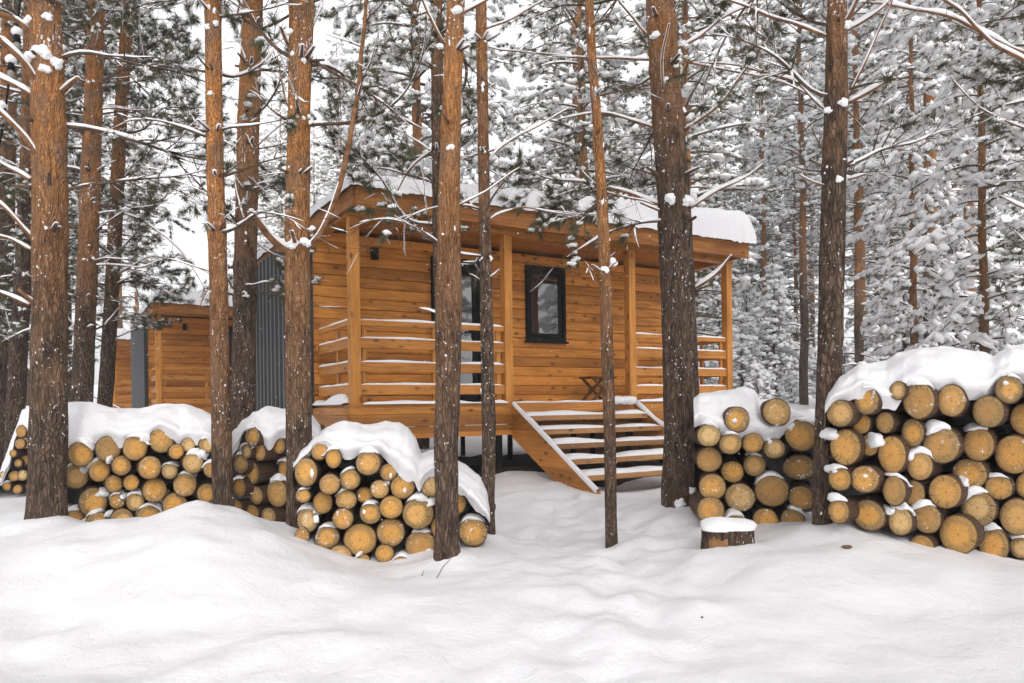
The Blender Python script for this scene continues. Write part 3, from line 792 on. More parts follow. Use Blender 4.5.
def interp(poly, x):
    if x <= poly[0][0]: return poly[0][1]
    for (a, b_), (c_, d_) in zip(poly[:-1], poly[1:]):
        if x <= c_:
            t = (x-a)/(c_-a); t2 = t*t*(3-2*t); t = .5*t+.5*t2
            return b_+(d_-b_)*t
    return poly[-1][1]
def snow_cap(label, top, bot, Yf, depth, seed, group='snow on the log stacks'):
    rng = random.Random(seed); mb = MB()
    x0, x1 = top[0][0], top[-1][0]; NU = max(40, int((x1-x0)/1.2)); NV = 30
    Yf_ = Yf if callable(Yf) else (lambda px: Yf)
    vs = []
    for i in range(NU+1):
        px = x0+(x1-x0)*i/NU; Y = Yf_(px)
        pt = P(px, interp(top, px), Y+.22); pb = P(px, interp(bot, px), Y)
        zt = pt.z; zb = min(pb.z, zt-.02); h = zt-zb
        dv = Vector((pb.x, pb.y, 0)).normalized()
        for j in range(NV+1):
            v = j/NV
            if v < .62:      # front lip to crest
                t = v/.62*math.pi/2
                oy = -.075*math.sin(min(1, v/.16)*math.pi)*(1 if v < .16 else 0)-.05*(1-v/.62)+(.0 if v < .02 else 0)
                f = 1-math.cos(t)**1.0
                dpt = oy+(math.sin(t)**3.2)*.28
                z = zb+h*(math.sin(t)**.85)
            else:
                t = (v-.62)/.38
                dpt = .28+(depth-.2)*t+.1*t
                z = zt-(zt-.05)*(t**3)  # unseen back drapes to the ground to keep light out of the stack
            q = dv*dpt
            p = Vector((pb.x+q.x, pb.y+q.y, z))
            nz = .026*mn.fractal((p.x*4+seed, p.y*4, p.z*4), 1, 2, 5)+.02*mn.noise((p.x*9, p.y*9+seed, p.z*9))
            w = min(1, j/3)
            if j == 0: nz -= .03+.04*mn.noise((p.x*13+seed, 0, 3))
            p += Vector((0, -1, .6))*nz*(w if j else 0)+Vector((0, 0, nz if j == 0 else 0))
            vs.append(p)
    W = NV+1
    fs = [(i*W+j, (i+1)*W+j, (i+1)*W+j+1, i*W+j+1) for i in range(NU) for j in range(NV)]
    fs.append(tuple(range(W-1, -1, -1))); fs.append(tuple(NU*W+j for j in range(W)))
    mb.add(vs, fs)
    tag(mb.build('snow_cap', M_SNOWP), label, 'snow', group)
snow_cap('broad snow cap on the log stack beside the thickest trunk',
         [(58,406),(68,402),(84,402),(105,406),(122,409),(140,408),(158,405),(184,403),(200,408),(212,414),(216,424)],
         [(58,455),(68,452),(84,456),(95,440),(108,437),(120,441),(135,437),(148,436),(160,428),(172,434),(180,442),(190,438),(205,440),(216,446)], 5.9, 1.0, 1)
snow_cap('steep drift of snow on the small stack half behind the thickest trunk',
         [(-8,486),(0,472),(8,450),(16,428),(24,410),(34,404),(48,402)], [(-8,498),(0,482),(8,468),(16,440),(20,428),(28,432),(48,430)], 8.6, .8, 2)
snow_cap('peaked snow cap on the angled stack between slender trunks',
         [(226,448),(236,430),(246,420),(255,412),(268,406),(285,408),(300,409),(312,414),(320,424),(322,438)],
         [(226,462),(236,446),(245,430),(253,427),(262,440),(268,446),(280,436),(300,432),(312,440),(322,446)], 6.3, .9, 3)
snow_cap('double-humped snow cap on the stack against the cabin railing',
         [(293,462),(305,447),(317,436),(327,427),(345,421),(355,423),(365,426),(376,425),(387,423),(400,424),(408,428),(416,438),(422,455),(430,452),(438,450),(450,456),(464,466),(479,477),(487,492),(490,512)],
         [(293,466),(305,456),(318,442),(325,442),(333,448),(345,456),(360,452),(368,449),(380,451),(392,462),(404,474),(413,476),(419,486),(424,476),(432,471),(442,474),(463,492),(470,500),(485,514),(490,520)], 5.2, 1.0, 4)
snow_cap('snow cap on the narrow stack behind the stump',
         [(694,398),(700,393),(719,391),(735,388),(747,387),(755,390),(760,399),(768,399),(777,397),(786,403),(791,408),(802,412),(812,409),(820,412),(824,422)],
         [(694,426),(700,422),(715,428),(724,434),(735,440),(745,438),(760,436),(772,438),(785,432),(800,418),(812,424),(824,432)], 5.6, 1.0, 5)
snow_cap('largest snow cap, on the big stack right of the stump',
         [(825,402),(829,392),(840,377),(860,364),(887,360),(898,353),(912,349),(928,347),(962,347),(980,352),(992,357),(1002,350),(1012,345),(1040,344),(1075,350)],
         [(825,408),(832,400),(850,396),(862,389),(872,394),(882,402),(895,405),(905,392),(920,384),(935,390),(952,388),(966,398),(985,398),(998,384),(1012,378),(1040,386),(1075,390)],
         lambda px: 4.7-.0012*(px-830), 1.0, 6)

# ------------------------------------------------------------------ the stump and twigs
sp = P(728, 548, 4.9); gz = ground(sp.x, sp.y)
stump = empty('tree_stump', (sp.x, sp.y, gz-.1))
tag(stump, 'low sawn stump with a round snow cap before the narrow log stack', 'stump')
top_z = P(728, 527, 4.9).z-gz+.1
mb = MB(); n = 48; vs = []
for j, (zz, rr) in enumerate(((-.05, .19), (.05, .175), (.12, .168), (top_z*.7, .165), (top_z-.004, .166), (top_z, .155))):
    for k in range(n):
        t = 2*math.pi*k/n; q = rr*(1+.07*mn.noise((math.cos(t)*2, math.sin(t)*2, 7))+.05*mn.noise((math.cos(t)*9, math.sin(t)*9, zz*4))*(1 if j < 5 else .3))
        vs.append((math.cos(t)*q, math.sin(t)*q, zz))
mb.add(vs, [(j*n+k, j*n+(k+1) % n, (j+1)*n+(k+1) % n, (j+1)*n+k) for j in range(5) for k in range(n)]+[tuple(range(5*n, 6*n))])
o = mb.build('stump_trunk', M_BARK, stump); o['bark_turn'] = 4.0
mb = MB(); n = 14   # bare wood where the bark has come off
vs = []
for j in range(2):
    for k in range(n+1):
        t = R(212)+R(42)*k/n; q = .172*(1+.02*math.sin(k*2.1)); vs.append((math.cos(t)*q*1.05, math.sin(t)*q*1.05, (.03, top_z*.75-.02*mn.noise((k*.35, 0, 0)))[j]))
mb.add(vs, [(k, k+1, n+2+k, n+1+k) for k in range(n)]); mb.build('bare_wood', M_TREAD, stump)
mb = MB(); blob(mb, (0, 0, top_z), .185, .172, .06, random.Random(3), ICO3, .28, 1.5, flat=.6)
o = mb.build('snow', M_SNOWF, stump)
for px, py, pts, lab in ((435, 581, [(0, 0), (8, -14), (17, -24)], 'thin bent dry twig poking out of the snow before the central stack'),
                         (421, 583, [(0, 0), (1, -8), (3, -13)], 'short dry twig poking out of the snow beside a longer bent twig'),
                         (945, 590, [(0, 0), (1, -6), (-2, -10)], 'tiny dark plant stem in the snow before the big stack')):
    Y = 4.5
    q = [P(px+a, py+b_, Y) for a, b_ in pts]; mb = MB(); q.insert(0, q[0]-Vector((0, 0, .12)))
    mb.tube(q, [.004, .0035, .003, .0015][:len(q)], 6); tag(mb.build('dry_twig', M_TWIG), lab, 'twig')
for px, py, lab in ((847, 549, 'dark bark scrap half sunk in snow before the big stack'), (702, 620, 'small dark crumb of bark on the open snow')):
    x, z = ray(px, py); t = 3.0
    while t < 6 and CZ+z*t > ground(x*t, t): t += .02
    mb = MB(); blob(mb, (x*t, t, ground(x*t, t)+.008), .026 if px > 800 else .006, .02 if px > 800 else .006, .012 if px > 800 else .006, random.Random(5), ICO2, .6, 2); tag(mb.build('bark_scrap', M_LOGBARK), lab, 'bark')

# ------------------------------------------------------------------ trees nearby
def needles_at(mb, p, d, rng, n=14, L=.075, w=.0035, mat=1):
    """a tuft of needles round p pointing along d"""
    d = d.normalized()
    for k in range(n):
        q = Vector((rng.gauss(0, 1), rng.gauss(0, 1), rng.gauss(0, 1))).normalized()
        e = (d*.75+q*.8).normalized(); s = e.cross(q)
        if s.length < 1e-3: s = e.orthogonal()
        s.normalize(); l = L*rng.uniform(.7, 1.2)
        mb.add([p-s*w, p+s*w, p+e*l], [(0, 1, 2)], mat, False)

def trunk_mesh(mb, pts, rad, seed, nseg=40, dz=.06, rough=.05, flare=True, wh=()):
    """tapering furrowed trunk through pts"""
    zs = [p.z for p in pts]; out = []
    z = zs[0]
    rows = []
    while z < zs[-1]:
        for i in range(len(zs)-1):
            if zs[i] <= z <= zs[i+1]+1e-9:
                t = (z-zs[i])/(zs[i+1]-zs[i]+1e-9); t2 = t
                p = pts[i].lerp(pts[i+1], t2); r = rad[i]+(rad[i+1]-rad[i])*t2; break
        rows.append((p, r)); z += dz
    # smooth centreline
    for _ in range(6):
        rows = [rows[0]]+[((rows[i-1][0]+rows[i][0]*2+rows[i+1][0])/4, (rows[i-1][1]+2*rows[i][1]+rows[i+1][1])/4) for i in range(1, len(rows)-1)]+[rows[-1]]
    vs = []
    for i, (p, r) in enumerate(rows):
        hh = p.z-zs[0]
        rg = rough*(1.0 if hh < 1.8 else max(.35, 1-(hh-1.8)*.3))
        fl = 1+.22*math.exp(-max(0, hh-.12)/.16) if flare else 1
        wb = sum(math.exp(-((p.z-zw)/.045)**2) for zw in wh if abs(p.z-zw) < .2)
        for k in range(nseg):
            t = 2*math.pi*k/nseg; c, s = math.cos(t), math.sin(t)
            a = mn.noise((c*3.2+seed, s*3.2, p.z*1.5)); a2 = mn.noise((c*7+seed, s*7, p.z*4.5)); b_ = mn.noise((c*.9, s*.9+seed, p.z*1.1))
            q = r*fl*(1+rg*(1.2*abs(a)-.5+.9*a2)+.05*b_+wb*(.05+.11*max(0, mn.noise((c*2.2+seed, s*2.2, p.z*.7)))))
            vs.append((p.x+c*q, p.y+s*q, p.z))
    m = len(rows)
    fs = [(i*nseg+k, i*nseg+(k+1) % nseg, (i+1)*nseg+(k+1) % nseg, (i+1)*nseg+k) for i in range(m-1) for k in range(nseg)]
    mb.add(vs, fs)
    return rows

def twiggy(mb, sb, p0, d0, L, r0, rng, depth=0, needles=0, snow=.8, up=.15, thick=1.6):
    """a bare branch that wanders, with side twigs; returns its points"""
    n = max(4, int(L/.07)); pts = [Vector(p0)]; d = Vector(d0).normalized(); o = rng.uniform(0, 99)
    for i in range(n):
        t = i/n
        d = (d+Vector((mn.noise((o, t*3, 0)), mn.noise((o, t*3, 9)), mn.noise((o, t*3, 17))+up*(t-.4)))*.30).normalized()
        pts.append(pts[-1]+d*(L/n))
    rad = [max(.0014, r0*(1-.82*i/n)) for i in range(n+1)]
    mb.tube(pts, rad, 6 if depth == 0 else 4, 0)
    if rng.random() < snow*(.75 if depth == 0 else .5): sb.snow_strip(pts, rad, rng, thick*.75, gaps=.36 if depth == 0 else .42)
    if depth < 2 and L > .18:
        k = int(rng.uniform(2, 4.6)*L*(3.2 if depth == 0 else 3.4))+1
        for _ in range(min(k, 16)):
            i = int(rng.uniform(.22, .95)*n); dd = (pts[min(i+1, n)]-pts[i]).normalized()
            q = Vector((rng.gauss(0, 1), rng.gauss(0, 1), rng.gauss(0, .6))).normalized()
            twiggy(mb, sb, pts[i], dd*.8+q*.75, L*rng.uniform(.2, .45), rad[i]*.6, rng, depth+1, needles, snow*.85, up, thick)
    if needles and rng.random() < needles:
        for q in (pts[-1], pts[-2], pts[int(n*.7)]):
            needles_at(mb, q, d, rng, 34, .09, .003)
        for q in (pts[-1], pts[-2], pts[int(n*.7)]):
            if rng.random() < .45: blob(sb, q+Vector((0, 0, .012)), .03*rng.uniform(.5, 1.3), .03*rng.uniform(.6, 1.2), .018, rng, ICO2, .8, 1.7)
    return pts

NEAR = []
def pine(label, Y, path, turn, seed, twigs=1.0, zlo=1.7, hand=(), top=12.5, nseg=40, name='pine_tree', nd=0.05, group='pines around the cabin', lumps=()):
    """path: (px, py, width px) from the foot upwards on the upright plane at distance Y; hand: branches drawn as picture polylines with depth offsets"""
    rng = random.Random(seed)
    pts = [P(a, b_, Y) for a, b_, w in path]; rad = [w*Y/F/2*math.cos(math.atan2(a-CX, F)) for a, b_, w in path]
    g = ground(pts[0].x, Y)
    foot = pts[0].copy(); foot.z = min(foot.z, g)-.25
    d = (pts[-1]-pts[-2]); d = d/max(.2, d.z); d.x = max(-.08, min(.08, d.x))
    tdir = Vector((d.x*.6, 0, 1)); tp = pts[-1]+tdir*(max(.3, top-pts[-1].z))
    pts = [foot]+pts+[tp]; rad = [rad[0]*1.02]+rad+[rad[-1]*.45]
    root = empty(name, (foot.x, foot.y, foot.z)); tag(root, label, 'tree', group)
    off = Vector(root.location)
    loc = [p-off for p in pts]
    WH = []; z = zlo+rng.uniform(0, .3)
    while z < min(7.5, CZ+Y*.6): WH.append(z); z += rng.uniform(.28, .5)
    mb = MB(); rows = trunk_mesh(mb, loc, rad, seed*1.37, nseg, .04 if Y < 8 else .09, .06, wh=[z-off.z for z in WH])
    mb.f.append(tuple(range(len(mb.v)-nseg, len(mb.v)))); mb.m.append(0); mb.sm.append(False)
    t = mb.build('trunk', M_BARK if Y < 9 else M_BARKF, root); t['bark_turn'] = turn-foot.z
    def at(z):
        z -= off.z
        i = min(range(len(rows)), key=lambda k: abs(rows[k][0].z-z)); return rows[i]
    sb = MB(); tb = MB()
    for hb in hand:
        q, r0, r1, dy = hb[:4]
        pl = [P(a, b_, Y+dy*(i/(len(q)-1)))-off for i, (a, b_) in enumerate(q)]
        # resample
        fine = []
        for a, b_ in zip(pl[:-1], pl[1:]):
            m = max(2, int((b_-a).length/.05))
            fine += [a.lerp(b_, i/m) for i in range(m)]
        fine.append(pl[-1])
        for _ in range(3): fine = [fine[0]]+[(fine[i-1]+fine[i]*2+fine[i+1])/4 for i in range(1, len(fine)-1)]+[fine[-1]]
        o = rng.uniform(0, 50)
        fine = [p+Vector((mn.noise((o, i*.2, 0)), mn.noise((o, i*.2, 5)), mn.noise((o, i*.2, 9))))*.018*min(1, i/4) for i, p in enumerate(fine)]
        n = len(fine); rr = [r0+(r1-r0)*(i/(n-1)) for i in range(n)]
        bb = MB(); bb.tube(fine, rr, 10); bb.build('branch', M_BRANCH, root)
        th = hb[4] if len(hb) > 4 else 1.5
        if th: sb.snow_strip(fine, rr, rng, th, gaps=.02, minflat=.3)
        # side twigs
        for _ in range(int(n*.05*twigs*(3 if len(hb) < 6 or hb[5] < .8 else 34))):
            i = rng.randrange(int(n*.3), n-1); dd = (fine[i+1]-fine[i]).normalized()
            qv = Vector((rng.gauss(0, 1), rng.gauss(0, 1), rng.gauss(-.5 if len(hb) > 5 and hb[5] > .8 else 0, .7))).normalized()
            twiggy(tb, sb, fine[i], dd*.7+qv*.8, rng.uniform(.2, .6), rr[i]*.45, rng, 1, hb[5] if len(hb) > 5 else nd, .7)
    # whorls of dead branches
    for z in WH:
        p, r = at(z); a0 = rng.uniform(0, 6.28); k = rng.choice([2, 3, 3, 4])
        for j in range(k):
            if rng.random() > twigs: continue
            a = a0+j*6.28/k+rng.uniform(-.4, .4)
            d = Vector((math.cos(a), math.sin(a), rng.uniform(-.1, .55)))
            # keep branches off the lens
            if d.y < -.45: d.y = -.45*rng.random()
            L = rng.uniform(.25, 1.0)*(1.0+.18*max(0, z-2))*(.6 if rng.random() < .4 else 1.2)
            if Y-L < 2.6: L = .5
            twiggy(tb, sb, p+Vector((d.x, d.y, 0)).normalized()*r*.8+Vector((0, 0, rng.uniform(-.04, .04))), d, L, min(r*.22, .006+.008*L), rng, 0, nd+(.12 if z > 3.2 else 0), .8)
        for j in range(rng.choice([1, 2, 3])):      # broken stubs
            a = rng.uniform(3.2, 6.2); dd = Vector((math.cos(a), math.sin(a), rng.uniform(-.1, .6))).normalized(); q = p+Vector((math.cos(a), math.sin(a), 0))*r*.85
            l = rng.uniform(.03, .13); tb.tube([q, q+dd*(r*.25+l*.6), q+dd*(r*.25+l)], [min(.02, r*.16), min(.014, r*.11), min(.011, r*.09)], 7, 0)
            if rng.random() < .4: sb.snow_strip([q, q+dd*(r*.25+l*.5), q+dd*(r*.25+l)], [.014, .012, .010], rng, 1.2, gaps=0, minflat=.1)
        # snow caught on the whorl
        for j in range(k):
            if rng.random() < .6:
                a = rng.uniform(0, 6.28); 
                for q_ in range(rng.choice([1, 2, 3, 4])):
                    a2 = a+rng.uniform(-.5, .5); kk = rng.uniform(.2, .65)
                    blob(sb, p+Vector((math.cos(a2)*r*.98, math.sin(a2)*r*.98, rng.uniform(-.02, .04))), (r*.28+.008)*kk, (r*.25+.008)*kk, .028*kk*rng.uniform(.6, 1.6), rng, ICO2, .8, 1.8)
    for lx, ly, lw in lumps:      # snow heaped where the boughs leave the trunk
        q = P(lx, ly, Y); p, r = at(q.z); w_ = lw*Y/F; q = q-off
        side = max(-1, min(1, (q.x-p.x)/max(r, .01)))
        q.y = p.y-r*math.sqrt(max(0, 1-side*side))*.9
        blob(sb, q, w_*.62, w_*.55, w_*.5, rng, ICO3, .55, 1.5)
        blob(sb, q+Vector((rng.uniform(-.6, .6)*w_, -.01, -.35*w_)), w_*.4, w_*.4, w_*.35, rng, ICO3, .55, 1.5)
    # snow plastered on the bark
    for _ in range(int(6*twigs)):
        z = rng.uniform(foot.z+.3, 3.5); p, r = at(z); a = rng.uniform(3.3, 6.1)
        blob(sb, p+Vector((math.cos(a)*r, math.sin(a)*r, 0)), .006+r*.10*rng.random(), .006, .008+.02*rng.random(), rng, ICO1, .7)
    if tb.v: tb.build('twigs', [M_TWIG, M_NEEDLE], root)
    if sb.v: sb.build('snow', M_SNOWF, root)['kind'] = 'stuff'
    NEAR.append((root, tp-off, Y))
    return root

B = lambda q, r0=.014, r1=.005, dy=0, th=1.5, nd=0.04: (q, r0, r1, dy, th, nd)
pine('thickest left pine trunk with snowy boughs, before the stack it half hides', 5.5,
     [(46,528,44),(47,500,40),(49,420,39),(50,330,38),(50,200,37),(48,90,35),(45,0,33)], 2.6, 101, .35, 2.3,
     [B([(33,34),(18,18),(-8,10),(-30,2)], .022, .016, -.2, 1.3), B([(44,100),(30,72),(12,48),(-20,22)], .026, .017, -.35, 1.5), B([(34,95),(16,84),(-12,72)], .02, .013, .2, 1.6),
      B([(47,180),(34,150),(14,124),(-12,100)], .024, .012, -.3, 1.3), B([(32,180),(14,168),(-12,155)], .018, .010, .1, 1.5), B([(60,94),(68,86),(77,76)], .018, .012, -.1, 1.0),
      B([(44,252),(28,232),(8,212),(-14,196)], .017, .010, -.2, 1.3), B([(32,250),(14,240),(-14,232)], .015, .009, .1, 1.4), B([(42,310),(30,298),(18,288)], .014, .010, -.2, 1.2), B([(30,305),(12,297),(-10,290)], .012, .007, 0, 1.3)], lumps=[(40,62,10),(50,57,12),(60,66,10),(52,74,8),(36,24,8),(54,22,7)])
pine('slim orange-topped pine directly left of the angled stack', 5.4,
     [(224,512,21),(222,470,21),(221,400,20),(219,300,19),(216,200,18),(214,100,17),(213,0,17)], 2.0, 102, .5, 2.4,
     [B([(213,272),(190,264),(168,258)], .007, .003, .1, 1.4), B([(214,278),(203,296),(196,316)], .005, .002, -.1, 1.0, .5)], nd=.05, lumps=[(210,30,5),(218,26,5),(214,96,4)])
pine('pine with a wide Y of snowy boughs, before the nearest cabin corner', 5.5,
     [(297,535,21),(298,500,24),(299,440,26),(298,360,26),(297,250,26),(299,120,23),(302,0,25)], 2.2, 103, .55, 2.6,
     [B([(293,254),(278,246),(262,228),(250,213)], .030, .024, -.35, 1.4), B([(303,252),(318,236),(330,216),(342,178),(352,130),(361,70),(366,0),(366,-40)], .022, .012, -.2, .9),
      B([(297,250),(294,240),(293,232)], .014, .012, -.25, 1.2), B([(294,124),(284,90),(276,56)], .009, .004, -.1, .8), B([(290,48),(284,38),(280,28)], .012, .009, -.2, 1.5), B([(306,40),(316,20),(325,-8)], .012, .008, .2, 1.4)], lumps=[(285,243,9),(296,246,9),(306,243,8),(312,228,5),(294,36,6)])
pine('tall orange pine standing before the centre stack and cabin door', 4.85,
     [(447,562,27),(447,520,24),(446,450,24),(448,380,25),(449,300,27),(449,200,22),(452,100,19),(456,0,18)], 2.35, 104, .5, 2.7,
     [B([(446,322),(438,312),(420,308)], .007, .003, .1, 1.8), B([(452,18),(472,8),(492,-4)], .012, .008, .1, 2.0), B([(444,44),(432,22),(420,-6)], .01, .007, -.1, 1.2), B([(459,205),(478,196),(496,184),(520,168)], .007, .003, .1, 1.5)], lumps=[(440,46,5),(458,14,7),(452,150,5)])
pine('slender straight pine with grey bark beside the lone end log', 5.6,
     [(489,548,13),(488,510,13),(489,440,14),(487,340,13),(485,240,12),(483,120,11),(481,0,11)], 3.4, 105, .6, 2.0,
     [B([(486,164),(496,150),(512,140),(545,122),(570,108)], .010, .004, .3, 1.3), B([(486,222),(500,212),(520,205),(560,214),(600,214)], .007, .003, .3, 1.6, .5), B([(482,30),(500,24),(530,8),(560,-10)], .009, .004, .2, 1.2), B([(480,280),(474,276),(470,274)], .006, .003, -.1, 1.4), B([(488,278),(494,276),(498,270)], .006, .004, -.1, 1.6)])
pine('leaning thin sapling pine standing alone before the cabin steps', 5.35,
     [(612,554,12),(611,520,12),(610,440,12),(607,350,12.5),(605,270,12),(602,200,11),(598,130,10),(592,60,9),(589,0,9)], 2.1, 106, .45, 2.4,
     [B([(604,274),(598,268),(592,264)], .006, .004, -.1, 1.2), B([(606,272),(612,266),(618,262)], .006, .004, -.1, 2.0), B([(601,186),(596,170),(592,140),(597,110),(590,80),(587,30),(588,-10)], .009, .006, -.12, .6), B([(604,192),(630,198),(652,205)], .008, .005, .3, 1.1)], lumps=[(604,270,6),(612,262,7),(600,84,6)])
pine('thick dark-barked pine left of the narrow stack behind the stump', 6.3,
     [(683,520,44),(682,490,40),(682,440,36),(681,370,36),(678,300,35),(674,200,33),(668,120,31),(664,60,30),(660,0,29)], 4.2, 107, .45, 2.6,
     [B([(668,206),(654,204),(634,194),(612,188),(575,182),(540,176)], .019, .006, .2, 1.3, 1.0), B([(668,214),(652,208),(640,202)], .012, .008, -.1, .9),
      B([(690,208),(706,198),(724,188),(750,176),(762,164)], .013, .005, .1, 1.7), B([(684,130),(702,118),(720,104),(748,66),(775,30)], .015, .007, -.2, .9), B([(678,48),(700,36),(722,18),(755,4)], .014, .007, .1, 1.7),
      B([(662,46),(646,34),(630,14),(612,-8)], .015, .008, .1, 1.2), B([(656,60),(620,58),(590,58),(540,54),(500,50),(470,42)], .011, .004, .4, .9), B([(692,290),(708,280),(724,268),(732,256)], .014, .008, -.2, 2.4), B([(662,130),(640,122),(600,112),(560,120)], .012, .004, .3, 1.4, .3),
      B([(686,62),(730,72),(780,80),(812,96),(826,108)], .010, .005, .2, 1.6, .2), B([(664,112),(664,90),(662,50),(668,24)], .011, .007, -.32, .5)], lumps=[(668,202,9),(684,204,10),(692,197,7),(690,116,7),(654,40,7),(682,44,7),(676,500,9),(688,488,7)])
pine('straight dark pine standing between the two stacks on the right', 5.0,
     [(824,540,24),(824,500,24),(826,440,25),(830,360,26),(832,270,26),(834,180,25),(836,100,24),(837,20,21),(837,0,20)], 4.0, 108, .5, 2.7,
     [B([(842,106),(856,84),(872,46),(892,0),(900,-30)], .011, .007, -.1, 1.0), B([(846,104),(862,96),(880,86),(890,78)], .013, .010, -.1, 1.8), B([(828,112),(810,96),(800,84),(780,76),(740,66),(700,60)], .009, .004, .3, 1.6),
      B([(842,28),(852,14),(862,-8)], .014, .010, -.2, 1.6), B([(846,30),(864,22),(884,8),(896,-10)], .013, .009, .1, 2.0), B([(826,36),(800,26),(770,16),(740,4),(712,-8)], .011, .006, .1, 1.2),
      B([(845,180),(858,178),(866,174)], .008, .006, -.1, 1.5), B([(826,186),(812,182),(800,174)], .007, .004, -.1, 1.0), B([(840,178),(838,164),(839,150)], .008, .008, -.15, 0), B([(846,110),(858,122),(868,136)], .006, .003, 0, .6)], lumps=[(838,106,8),(826,112,6),(844,28,8),(852,98,6),(846,178,6),(834,182,6)])
# overhanging snowy bough at the upper right belongs to a pine just outside the frame
pine('pine at the picture edge whose snowy boughs reach in at upper right', 5.6,
     [(1085,560,30),(1082,400,29),(1078,200,27),(1074,0,25)], 3.5, 109, .5, 2.8,
     [B([(1070,76),(1024,62),(990,42),(960,10),(930,-10)], .016, .008, -.1, 1.6, .2), B([(1070,66),(1010,50),(960,18),(910,8),(862,2)], .014, .007, .3, 2.6, .1), B([(1072,140),(1020,128),(980,110),(950,76)], .010, .004, .2, 1.2, .3), B([(1072,230),(1030,210),(1000,196)], .012, .004, .1, 2.4, .5), B([(1072,300),(1040,260),(1012,230)], .012, .004, .1, 2.4, .5)], nseg=24, nd=.5)
# second rank
pine('orange pine leaning right, behind the leftmost stack, nearer the thickest trunk', 9.0,
     [(81,420,23),(82,400,23),(85,330,22),(88,260,22),(91,160,20),(95,60,18),(97,0,17)], 3.2, 110, .8, 1.9,
     [B([(92,110),(112,106),(130,110)], .010, .005, .1, 1.5), B([(94,110),(120,108),(160,112),(198,118)], .011, .004, .2, 1.5), B([(88,58),(76,54),(66,44)], .013, .008, 0, 1.8), B([(90,216),(112,210),(140,218),(170,240),(195,270),(206,292)], .013, .005, .2, 1.5, .4), B([(90,266),(112,264),(140,268),(165,258)], .011, .004, 0, 1.5, .3)], nseg=30, nd=.1)
pine('slimmer pine leaning right before the second cabin metal side', 11.0,
     [(104,412,16),(107,380,16),(111,310,15),(115,230,15),(120,130,14),(126,40,13),(129,0,12)], 4.0, 111, .8, 2.0,
     [B([(118,170),(150,180),(190,196),(215,214)], .012, .004, .2, 1.4, .3), B([(114,276),(150,256),(190,262),(212,276)], .012, .004, .2, 1.4, .3)], nseg=24, nd=.3)
pine('dark trunk at the left edge, left of the thickest trunk', 9.5,
     [(14,440,20),(16,400,20),(20,330,19),(24,260,18),(27,180,16),(30,60,15),(31,0,15)], 5.0, 112, .8, 1.9, [], nseg=24, nd=.3)
pine('dim trunk cut by the left picture edge', 11.0,
     [(-2,440,22),(0,380,22),(4,280,20),(7,160,18),(10,0,16)], 5.5, 113, .7, 2.2, [], nseg=24, nd=.3)
pine('dark pine right behind the slim orange pine, before the corrugated wall', 7.4,
     [(242,430,25),(243,400,25),(244,330,24),(246,220,23),(249,110,22),(253,0,21)], 3.6, 114, .7, 2.2,
     [B([(240,150),(224,140),(204,128),(180,120)], .010, .004, .2, 1.2, .2), B([(255,148),(270,132),(286,122)], .010, .005, .1, 1.3), B([(238,284),(252,286),(270,282)], .008, .004, -.3, 1.4), B([(250,236),(264,250),(282,258),(296,262)], .009, .004, .2, 1.3, .9)], nseg=30, nd=.1)
pine('thin dark pine close behind the tall orange pine', 6.8,
     [(446,480,15),(444,400,15),(441,280,15),(438,150,13),(437,60,12),(437,0,11)], 5.0, 115, .6, 2.6,
     [B([(434,150),(420,158),(404,176),(394,198),(386,215)], .011, .006, .1, .9), B([(432,152),(418,142),(402,130)], .009, .005, .1, 1.4)], nseg=24, nd=.28)

# grey band round the thickest trunk
tp = P(46, 3, 5.5); mb = MB()
mb.tube([(tp.x+math.cos(a)*.128, tp.y+math.sin(a)*.128, tp.z+.012*math.sin(a)) for a in [i*6.2832/40 for i in range(41)]], .011, 8)
tag(mb.build('trunk_band', M_ROPE), 'grey cord band tied round the thickest trunk near the picture top', 'band')
# string of bulbs at upper left
mb = MB(); q = [P(a, b_, 6.2) for a, b_ in ((24,-40),(20,0),(16,40),(11,66),(6,104),(2,132),(-6,170))]
sl = empty('string_lights', q[0]); o = Vector(q[0])
tag(sl, 'black cable of snow-capped lamp bulbs hanging at the upper left edge', 'lights')
mb.tube([p-o for p in q], .009, 8); mb.build('cable', M_BLACK, sl)
for a, b_ in ((17,34),(11,62),(2,108)):
    p = P(a, b_, 6.2)-o; mb = MB(); mb.tube([p, p-Vector((0, 0, .07))], [.022, .03], 10); u = mb.build('lamp_holder', M_BLACK, sl)
    mb = MB(); blob(mb, p-Vector((0, 0, .1)), .028, .028, .04, random.Random(1), ICO2, 0); mb.build('bulb', M_BULB, sl)
    mb = MB(); blob(mb, p+Vector((0, 0, .02)), .045, .045, .04, random.Random(2), ICO2, .3); mb.build('snow', M_SNOWF, sl)

# ------------------------------------------------------------------ forest behind
def np_needles(P_, D_, rng, n, L, w):
    """arrays of tuft points and directions -> triangle vertices"""
    m = len(P_); P2 = np.repeat(P_, n, 0); D2 = np.repeat(D_, n, 0)
    q = rng.normal(size=(m*n, 3)); q /= np.linalg.norm(q, axis=1)[:, None]
    e = D2*.8+q*.85; e /= np.linalg.norm(e, axis=1)[:, None]
    s = np.cross(e, q+1e-3); s /= (np.linalg.norm(s, axis=1)[:, None]+1e-6)
    l = L*rng.uniform(.7, 1.25, (m*n, 1)); base = P2+q*.01
    return np.stack([base-s*w, base+s*w, base+e*l], 1).reshape(-1, 3)
I1 = np.array([tuple(v) for v in ICO1[0]]); I1F = ICO1[1]

